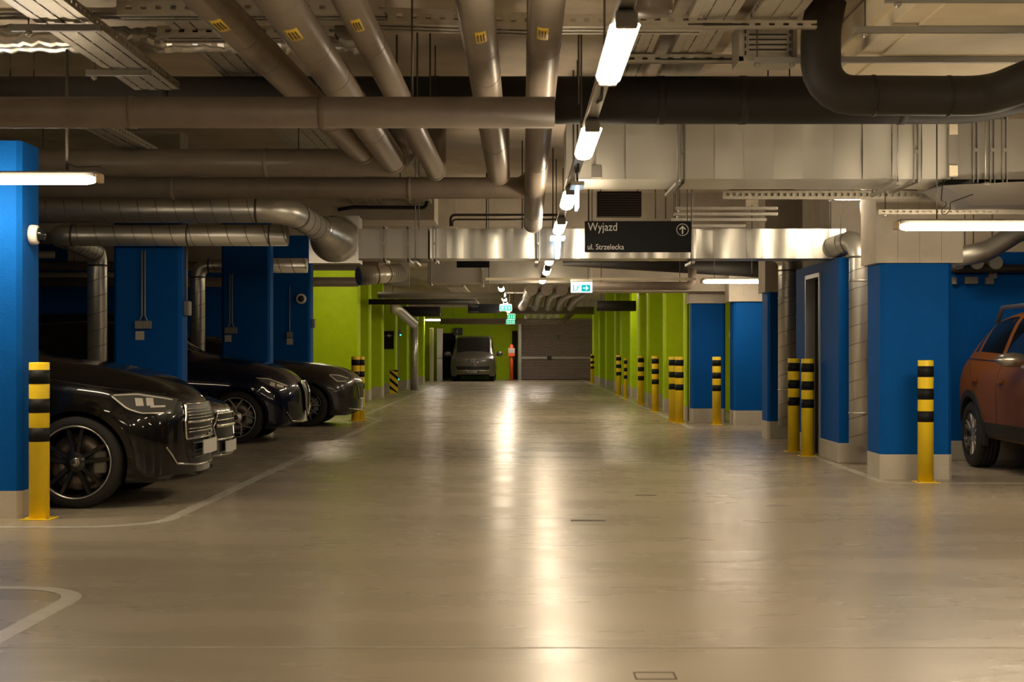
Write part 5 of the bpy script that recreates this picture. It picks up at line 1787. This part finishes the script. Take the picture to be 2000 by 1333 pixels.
for ax in (0, -2.87):
    for sy in (-1, 1):
        wv = A.wheel(ax, sy, 'rim_black', 'ten', 'rim_silver', rim_r=0.283)
        if sy < 0:
            hub = [c for c in wv.children if c.name.startswith('hub_cap')][0]
            hub.scale = (1.15, 1, 1.15)
            stp = A.star(wv, 0.032, sy)
            stp.location = (0, -0.006 * -1 * 0 + sy * 0.004, 0)
A.arch_trim(0.403, 0.455, 'paint_black', out=0.016)
hl = A.patch('headlamp', [(0.265, 0.895), (0.445, 0.905), (0.625, 0.870), (0.705, 0.845)], [(0.265, 0.885), (0.405, 0.775), (0.505, 0.738), (0.700, 0.735)], 'side', 'headlamp', off=0.006, th=0.02, n=18, m=5)
for h, sg in zip(hl, (-1, 1)):
    A.patch('light_bar', [(0.295, 0.890), (0.445, 0.897), (0.615, 0.862), (0.675, 0.845)], [(0.295, 0.882), (0.445, 0.886), (0.615, 0.852), (0.675, 0.836)], 'side', 'headlamp_inner', off=0.011, th=0.006, n=12, m=1, parent=h, both=False, side=sg)
    A.patch('light_edge', [(0.285, 0.882), (0.405, 0.785), (0.505, 0.748), (0.645, 0.745)], [(0.280, 0.875), (0.397, 0.777), (0.500, 0.740), (0.645, 0.737)], 'side', 'headlamp_inner', off=0.011, th=0.006, n=12, m=1, parent=h, both=False, side=sg)
    for (a, b) in ((0.44, 0.49), (0.51, 0.555)):
        A.patch('lens', [(a, 0.862), (b, 0.858)], [(a + .02, 0.80), (b + .02, 0.80)], 'side', 'headlamp_inner', off=0.010, th=0.008, n=4, m=3, parent=h, both=False, side=sg)
    A.patch('lens', [(0.555, 0.800), (0.645, 0.800)], [(0.555, 0.785), (0.645, 0.785)], 'side', 'headlamp_inner', off=0.011, th=0.008, n=4, m=1, parent=h, both=False, side=sg)
A.patch('side_intake', [(0.50, 0.50), (0.56, 0.565), (0.69, 0.575)], [(0.50, 0.36), (0.56, 0.32), (0.69, 0.33)], 60, 'grille', off=0.004, th=0.01, n=8, m=6)
for z in (0.53, 0.475, 0.42, 0.365):
    A.line('intake_slat', [(0.50, z), (0.70, z + 0.004)], 60, 'rim_black', r=0.008, off=0.008)
A.patch('grille', [(-0.46, 0.80), (0.46, 0.80)], [(-0.52, 0.52), (0.52, 0.52)], 'front', 'grille', off=0.006, th=0.02, n=16, m=5, both=False, side=1)
for z in (0.76, 0.735, 0.71, 0.685, 0.60, 0.575):
    A.line('grille_slat', [(-0.47, z), (0.47, z)], 'front', 'chrome', r=0.005, off=0.012, both=False, side=1)
A.line('grille_bar', [(-0.50, 0.655), (0.50, 0.655)], 'front', 'chrome', r=0.013, off=0.02, both=False, side=1)
A.line('grille_surround', [(-0.46, 0.80), (0.46, 0.80), (0.52, 0.66), (0.50, 0.52), (-0.50, 0.52), (-0.52, 0.66), (-0.46, 0.80)], 'front', 'chrome', r=0.010, off=0.012, both=False, side=1)
A.patch('lower_grille', [(-0.48, 0.43), (0.48, 0.43)], [(-0.42, 0.29), (0.42, 0.29)], 'front', 'grille', off=0.004, th=0.02, n=14, m=3, both=False, side=1)
A.line('bumper_trim', [(-0.10, 0.30), (0.30, 0.30), (0.62, 0.33), (0.74, 0.47)], 'front', 'chrome', r=0.009, off=0.008)
A.line('lip', [(0.50, 0.235), (0.80, 0.24)], 45, 'rim_black', r=0.018, off=0.01)
o = A.patch('number_plate', [(-0.26, 0.50), (0.26, 0.50)], [(-0.26, 0.385), (0.26, 0.385)], 'front', 'plate', off=0.055, th=0.012, n=6, m=2, both=False, side=1)
A.line('bonnet_seam', [(0.62, 0.885), (0.35, 0.925), (-0.2, 1.005), (-0.6, 1.04)], 'side', 'grille', r=0.004, off=-0.001)
A.line('door_seam', [(-0.62, 0.98), (-0.66, 0.6), (-0.56, 0.30)], 'side', 'grille', r=0.004, off=-0.001)
A.line('bumper_seam', [(0.36, 0.76), (0.42, 0.66), (0.42, 0.60)], 'side', 'grille', r=0.003, off=-0.001)
A.patch('bumper_vent', [(0.42, 0.50), (0.455, 0.49)], [(0.435, 0.30), (0.47, 0.30)], 'side', 'grille', off=0.003, th=0.006, n=3, m=4)
mirror(A, -0.85, 1.08, 0.96, 'paint_black')

# ---------------- car B: grey saloon next to it
f = [(0.80, 0.60, 0.54, 0.72, 0.59, 0.45, 0.82, 0.20),
     (0.77, 0.68, 0.60, 0.77, 0.67, 0.50, 0.85, 0.16),
     (0.66, 0.74, 0.66, 0.80, 0.73, 0.52, 0.88, 0.15),
     (0.45, 0.80, 0.71, 0.82, 0.785, 0.55, 0.90, 0.15),
     (0.0, 0.89, 0.78, 0.83, 0.865, 0.58, 0.905, 0.16),
     (-0.35, 0.95, 0.83, 0.83, 0.92, 0.60, 0.905, 0.17)]
B = Car('car', 'grey saloon car with chrome grille between the black car and the navy car', (-3.71, 15.35, 0), 0,
        cabin(f, z_roof=1.40, cowl=(-0.72, 1.02), roof0=-1.65, belt=0.88, wmax=0.905, zb=0.18, rear_z=0.95, tailx=-3.85), 'paint_grey',
        bendk=0.30, bendp=2.4, wr=0.33, wy=0.785, arch=0.37, wheelbase=2.84, screen=(-0.75, -1.65), pillars=(-2.1, -2.9))
for ax in (0, -2.84):
    for sy in (-1, 1): B.wheel(ax, sy, 'rim_silver', 'ten')
B.patch('headlamp', [(0.22, 0.72), (0.60, 0.70)], [(0.30, 0.63), (0.60, 0.58)], 'side', 'headlamp', off=0.006, th=0.015)
B.patch('grille', [(-0.40, 0.62), (0.40, 0.62)], [(-0.46, 0.38), (0.46, 0.38)], 'front', 'grille', off=0.006, th=0.02, n=14, m=4, both=False, side=1)
B.line('grille_surround', [(-0.41, 0.625), (0.41, 0.625), (0.50, 0.50), (0.44, 0.37), (-0.44, 0.37), (-0.50, 0.50), (-0.41, 0.625)], 'front', 'chrome', r=0.013, off=0.015, both=False, side=1)
B.line('grille_bar', [(-0.46, 0.505), (0.46, 0.505)], 'front', 'chrome', r=0.020, off=0.02, both=False, side=1)
B.line('grille_bar', [(-0.44, 0.56), (0.44, 0.56)], 'front', 'chrome', r=0.008, off=0.02, both=False, side=1)
B.line('bumper_trim', [(-0.60, 0.22), (0.60, 0.22)], 'front', 'chrome', r=0.012, off=0.012, both=False, side=1)
B.patch('corner_intake', [(0.52, 0.40), (0.74, 0.42)], [(0.52, 0.24), (0.72, 0.26)], 'front', 'grille', off=0.004, th=0.012, n=6, m=3)
B.patch('number_plate', [(-0.26, 0.35), (0.26, 0.35)], [(-0.26, 0.24), (0.26, 0.24)], 'front', 'plate', off=0.045, th=0.012, n=6, m=2, both=False, side=1)
mirror(B, -0.95, 0.95, 0.92, 'paint_grey')

# ---------------- car C: navy SUV with Y spoke wheels
f = [(0.80, 0.66, 0.60, 0.72, 0.65, 0.42, 0.84, 0.26),
     (0.77, 0.77, 0.69, 0.78, 0.76, 0.48, 0.87, 0.21),
     (0.66, 0.90, 0.79, 0.82, 0.885, 0.52, 0.90, 0.20),
     (0.42, 1.03, 0.90, 0.85, 1.01, 0.56, 0.935, 0.20),
     (0.05, 1.125, 0.98, 0.86, 1.10, 0.60, 0.95, 0.21),
     (-0.30, 1.175, 1.02, 0.86, 1.14, 0.62, 0.95, 0.22)]
C = Car('car', 'dark navy sport utility car with silver Y-spoke wheel, second row from the camera', (-3.79, 21.45, 0), 0,
        cabin(f, z_roof=1.66, cowl=(-0.62, 1.23), roof0=-1.5, belt=1.06, wmax=0.95, tailx=-3.75), 'paint_navy',
        bendk=0.30, bendp=2.4, wr=0.352, wy=0.835, arch=0.40, wheelbase=2.82, screen=(-0.65, -1.5), pillars=(-2.0, -2.9))
for ax in (0, -2.82):
    for sy in (-1, 1): C.wheel(ax, sy, 'rim_silver', 'Y', 'rim_silver', rim_r=0.262)
C.arch_trim(0.398, 0.43, 'paint_navy', out=0.014)
hl = C.patch('headlamp', [(0.26, 0.89), (0.42, 0.88), (0.60, 0.80), (0.66, 0.765)], [(0.26, 0.88), (0.38, 0.80), (0.50, 0.735), (0.65, 0.725)], 'side', 'headlamp', off=0.006, th=0.02, n=16, m=4)
for h, sg in zip(hl, (-1, 1)):
    C.patch('light_edge', [(0.27, 0.885), (0.42, 0.872), (0.60, 0.795), (0.64, 0.775)], [(0.27, 0.877), (0.42, 0.858), (0.60, 0.780), (0.64, 0.760)], 'side', 'headlamp_inner', off=0.011, th=0.006, n=12, m=1, parent=h, both=False, side=sg)
    C.patch('lens', [(0.44, 0.83), (0.50, 0.81)], [(0.44, 0.78), (0.50, 0.76)], 'side', 'headlamp_inner', off=0.010, th=0.008, n=3, m=3, parent=h, both=False, side=sg)
    C.patch('lens', [(0.52, 0.80), (0.60, 0.775)], [(0.52, 0.765), (0.60, 0.745)], 'side', 'headlamp_inner', off=0.010, th=0.008, n=3, m=3, parent=h, both=False, side=sg)
C.patch('shield_grille', [(-0.22, 0.80), (0.22, 0.80)], [(-0.10, 0.42), (0.10, 0.42)], 'front', 'grille', off=0.02, th=0.03, n=8, m=6, both=False, side=1)
C.line('shield_surround', [(-0.24, 0.82), (0.24, 0.82), (0.13, 0.45), (0.0, 0.36), (-0.13, 0.45), (-0.24, 0.82)], 'front', 'chrome', r=0.018, off=0.03, both=False, side=1)
C.patch('lower_intake', [(0.28, 0.52), (0.70, 0.56)], [(0.20, 0.32), (0.66, 0.32)], 'front', 'grille', off=0.006, th=0.02, n=8, m=4)
C.line('bumper_trim', [(-0.30, 0.27), (0.25, 0.27), (0.60, 0.29), (0.72, 0.42)], 'front', 'chrome', r=0.008, off=0.008)
C.line('bonnet_seam', [(0.60, 0.83), (0.30, 0.93), (-0.2, 1.0), (-0.6, 1.04)], 'side', 'grille', r=0.004, off=-0.001)
mirror(C, -0.9, 1.10, 0.97, 'paint_navy')

# ---------------- car D: dark grey crossover
f = [(0.83, 0.66, 0.60, 0.70, 0.65, 0.42, 0.82, 0.24),
     (0.80, 0.76, 0.68, 0.77, 0.75, 0.48, 0.86, 0.19),
     (0.70, 0.86, 0.76, 0.80, 0.845, 0.52, 0.89, 0.18),
     (0.45, 0.985, 0.86, 0.82, 0.96, 0.56, 0.91, 0.18),
     (0.10, 1.045, 0.91, 0.83, 1.015, 0.60, 0.92, 0.19),
     (-0.30, 1.08, 0.94, 0.83, 1.045, 0.62, 0.92, 0.19)]
D = Car('car', 'dark grey crossover car with angular headlamp before the broad green column', (-3.50, 26.1, 0), 0,
        cabin(f, z_roof=1.52, cowl=(-0.68, 1.13), roof0=-1.6, belt=0.96, wmax=0.92, tailx=-3.6, rear_z=1.0), 'paint_dgrey',
        bendk=0.28, bendp=2.4, wr=0.345, wy=0.80, arch=0.395, wheelbase=2.68, screen=(-0.7, -1.6), pillars=(-2.0, -2.8))
for ax in (0, -2.68):
    for sy in (-1, 1): D.wheel(ax, sy, 'rim_silver', 'twin', None)
D.arch_trim(0.393, 0.44, 'cladding', out=0.014)
hl = D.patch('headlamp', [(0.36, 0.865), (0.52, 0.86), (0.70, 0.80)], [(0.36, 0.85), (0.50, 0.74), (0.68, 0.735)], 'side', 'headlamp', off=0.006, th=0.02, n=12, m=4)
for h, sg in zip(hl, (-1, 1)):
    D.patch('light_edge', [(0.37, 0.862), (0.50, 0.855), (0.66, 0.80)], [(0.37, 0.852), (0.50, 0.840), (0.66, 0.786)], 'side', 'headlamp_inner', off=0.010, th=0.005, n=8, m=1, parent=h, both=False, side=sg)
    D.patch('light_edge', [(0.38, 0.85), (0.50, 0.755), (0.64, 0.75)], [(0.375, 0.84), (0.495, 0.742), (0.64, 0.738)], 'side', 'headlamp_inner', off=0.010, th=0.005, n=8, m=1, parent=h, both=False, side=sg)
D.patch('grille', [(-0.44, 0.72), (0.44, 0.72)], [(-0.30, 0.46), (0.30, 0.46)], 'front', 'grille', off=0.006, th=0.02, n=12, m=4, both=False, side=1)
D.line('grille_surround', [(-0.46, 0.73), (0.46, 0.73), (0.32, 0.45), (-0.32, 0.45), (-0.46, 0.73)], 'front', 'chrome', r=0.008, off=0.01, both=False, side=1)
D.patch('lower_intake', [(0.45, 0.44), (0.76, 0.50)], [(0.45, 0.30), (0.74, 0.30)], 'front', 'grille', off=0.005, th=0.015, n=8, m=4)
D.line('bumper_trim', [(-0.1, 0.27), (0.5, 0.27), (0.74, 0.30)], 'front', 'chrome', r=0.010, off=0.010)
mirror(D, -0.95, 1.03, 0.94, 'paint_dgrey')

# ---------------- car E: copper orange SUV at right, nose toward the camera
f = [(0.82, 0.78, 0.70, 0.74, 0.77, 0.45, 0.84, 0.32),
     (0.78, 0.90, 0.80, 0.80, 0.885, 0.5, 0.87, 0.26),
     (0.60, 1.00, 0.88, 0.84, 0.985, 0.55, 0.89, 0.26),
     (0.1, 1.08, 0.95, 0.85, 1.06, 0.60, 0.905, 0.30),
     (-0.3, 1.12, 0.99, 0.85, 1.09, 0.62, 0.905, 0.32)]
k = cabin(f, z_roof=1.66, cowl=(-0.60, 1.16), roof0=-1.35, belt=1.10, wmax=0.905, tailx=-3.46, rear_z=1.08, zb=0.33)
E = Car('car', 'copper orange sport utility car partly cut by the right picture edge', (5.70, 13.70, 0), -PI / 2, k, 'paint_orange',
        bendk=0.22, bendp=2.4, wr=0.352, wy=0.785, arch=0.405, wheelbase=2.67, screen=(-0.62, -1.35), pillars=(-1.85, -2.72), roofend=-2.95, tail=-3.35, rearb=0.2)
for ax in (0, -2.67):
    for sy in (-1, 1): E.wheel(ax, sy, 'rim_silver', 'six', None, rim_r=0.235)
E.arch_trim(0.403, 0.475, 'cladding', out=0.022)
E.patch('side_cladding', [(-0.47, 0.50), (-2.20, 0.50)], [(-0.45, 0.35), (-2.22, 0.35)], 'side', 'cladding', off=0.012, th=0.02, n=16, m=2)
E.line('door_seam', [(-1.75, 1.08), (-1.78, 0.42)], 'side', 'grille', r=0.004, off=-0.001)
E.line('door_seam', [(-2.80, 1.10), (-2.55, 0.85), (-2.30, 0.62), (-2.2, 0.42)], 'side', 'grille', r=0.004, off=-0.001)
for x_ in (-1.60, -2.48):
    E.patch('door_handle', [(x_ - .08, 0.945), (x_ + .08, 0.945)], [(x_ - .08, 0.915), (x_ + .08, 0.915)], 'side', 'paint_orange', off=0.032, th=0.014, n=4, m=1)
E.line('window_trim', [(-0.95, 1.105), (-3.0, 1.155)], 'side', 'chrome', r=0.006, off=0.003)
for sy in (-1, 1):
    rl = bend([(-1.25, sy * 0.585, 1.56), (-1.42, sy * 0.585, 1.70), (-2.58, sy * 0.585, 1.695), (-2.78, sy * 0.575, 1.53)], 0.08, 4)
    MB().tube(rl, 0.024, 8).build('roof_rail', 'rim_silver', E.root)
mirror(E, -0.82, 1.15, 0.93, 'rim_silver', sc=1.15, ky=1.7, kz=0.72)
E.patch('headlamp', [(0.30, 0.93), (0.70, 0.86)], [(0.35, 0.80), (0.70, 0.72)], 'side', 'headlamp', off=0.006, th=0.02)
E.patch('grille', [(-0.5, 0.85), (0.5, 0.85)], [(-0.5, 0.68), (0.5, 0.68)], 'front', 'grille', off=0.006, th=0.02, both=False, side=1)
E.patch('tail_lamp', [(-3.34, 1.10), (-3.20, 1.10)], [(-3.34, 0.92), (-3.20, 0.92)], 'side', 'red_brown', off=0.006, th=0.02, n=4, m=3)

# ---------------- van at the far end, facing the camera
f = [(0.90, 0.78, 0.70, 0.76, 0.77, 0.45, 0.88, 0.30),
     (0.87, 0.95, 0.88, 0.84, 0.94, 0.5, 0.92, 0.22),
     (0.70, 1.06, 0.96, 0.88, 1.04, 0.60, 0.95, 0.22),
     (0.40, 1.16, 1.03, 0.90, 1.12, 0.68, 0.952, 0.24),
     (0.15, 1.24, 1.06, 0.90, 1.16, 0.74, 0.952, 0.25),
     (-0.25, 1.62, 1.10, 0.90, 1.52, 0.76, 0.952, 0.25),
     (-0.60, 1.88, 1.12, 0.90, 1.80, 0.74, 0.952, 0.25),
     (-1.2, 1.96, 1.12, 0.90, 1.87, 0.76, 0.952, 0.25),
     (-3.6, 1.95, 1.12, 0.90, 1.86, 0.76, 0.952, 0.26),
     (-3.95, 1.80, 1.10, 0.88, 1.70, 0.74, 0.93, 0.30),
     (-4.0, 1.1, 0.9, 0.86, 1.0, 0.74, 0.90, 0.36)]
V = Car('van', 'grey brown passenger van facing the camera at the far end', (X(925, 65.8), 65.6, 0), -PI / 2, f, 'paint_bronze', cat='van',
        bendk=0.30, bendp=2.2, wr=0.345, wy=0.80, arch=0.39, wheelbase=3.0, screen=(0.13, -0.60), roofend=-3.7, tail=-3.98, pillars=(-1.3, -2.4), rearb=0.08)
for ax in (0, -3.0):
    for sy in (-1, 1): V.wheel(ax, sy, 'rim_silver', 'ten')
V.patch('headlamp', [(0.46, 0.96), (0.80, 0.99)], [(0.48, 0.82), (0.78, 0.84)], 'front', 'headlamp', off=0.01, th=0.03, n=8, m=3)
V.patch('grille', [(-0.46, 0.95), (0.46, 0.95)], [(-0.46, 0.83), (0.46, 0.83)], 'front', 'grille', off=0.01, th=0.03, both=False, side=1)
V.line('grille_bar', [(-0.74, 0.93), (0.74, 0.93)], 'front', 'chrome', r=0.008, off=0.02, both=False, side=1)
V.line('grille_bar', [(-0.74, 0.865), (0.74, 0.865)], 'front', 'chrome', r=0.008, off=0.02, both=False, side=1)
V.patch('lower_intake', [(-0.72, 0.64), (0.72, 0.64)], [(-0.66, 0.49), (0.66, 0.49)], 'front', 'grille', off=0.008, th=0.03, both=False, side=1, n=14)
V.line('bumper_trim', [(-0.72, 0.46), (0.72, 0.46)], 'front', 'chrome', r=0.014, off=0.012, both=False, side=1)
pl = V.patch('number_plate', [(-0.26, 0.445), (0.26, 0.445)], [(-0.26, 0.345), (0.26, 0.345)], 'front', 'black_plastic', off=0.03, th=0.015, both=False, side=1, n=4)
tx = text('plate_lettering', 'W 6UP902', 0.105, (0.98, -0.235, 0.36), 'plate', V.root, rot=(PI / 2, 0, PI / 2), sx=0.9)
n = 28
em = MB()
ex = V.cast((4, 0, 0.89), (-1, 0, 0))[0].x + 0.03
em.tube([(ex, math.cos(2 * PI * i / n) * 0.075, 0.89 + math.sin(2 * PI * i / n) * 0.075) for i in range(n + 1)], 0.008, 6, caps=False)
for pts in ([(-0.035, 0.06), (0, 0.008), (0.035, 0.06)], [(-0.062, 0.03), (-0.03, -0.055), (0, 0.0), (0.03, -0.055), (0.062, 0.03)]):
    em.tube([(ex, a, 0.89 + b) for a, b in pts], 0.006, 6)
em.build('grille_emblem', 'chrome', V.root)
mirror(V, -0.05, 1.16, 0.97, 'paint_bronze', sc=1.3)

# ---------------- black van deep in the left bays
f2 = [tuple(list(q)) for q in f]
W = Car('van', 'black van parked deep behind the silver riser duct at left', (-8.3, 29.4, 0), 0, f2, 'paint_black', cat='van',
        bendk=0.30, bendp=2.2, wr=0.345, wy=0.80, arch=0.39, wheelbase=3.0, screen=(0.13, -0.60), roofend=-3.7, tail=-3.98, pillars=(-1.3, -2.4), rearb=0.08)
for ax in (0, -3.0):
    for sy in (-1, 1): W.wheel(ax, sy, 'rim_black', 'ten')
W.root.rotation_euler = (0, 0, PI)
W.root.location = (-10.4, 29.4, 0)
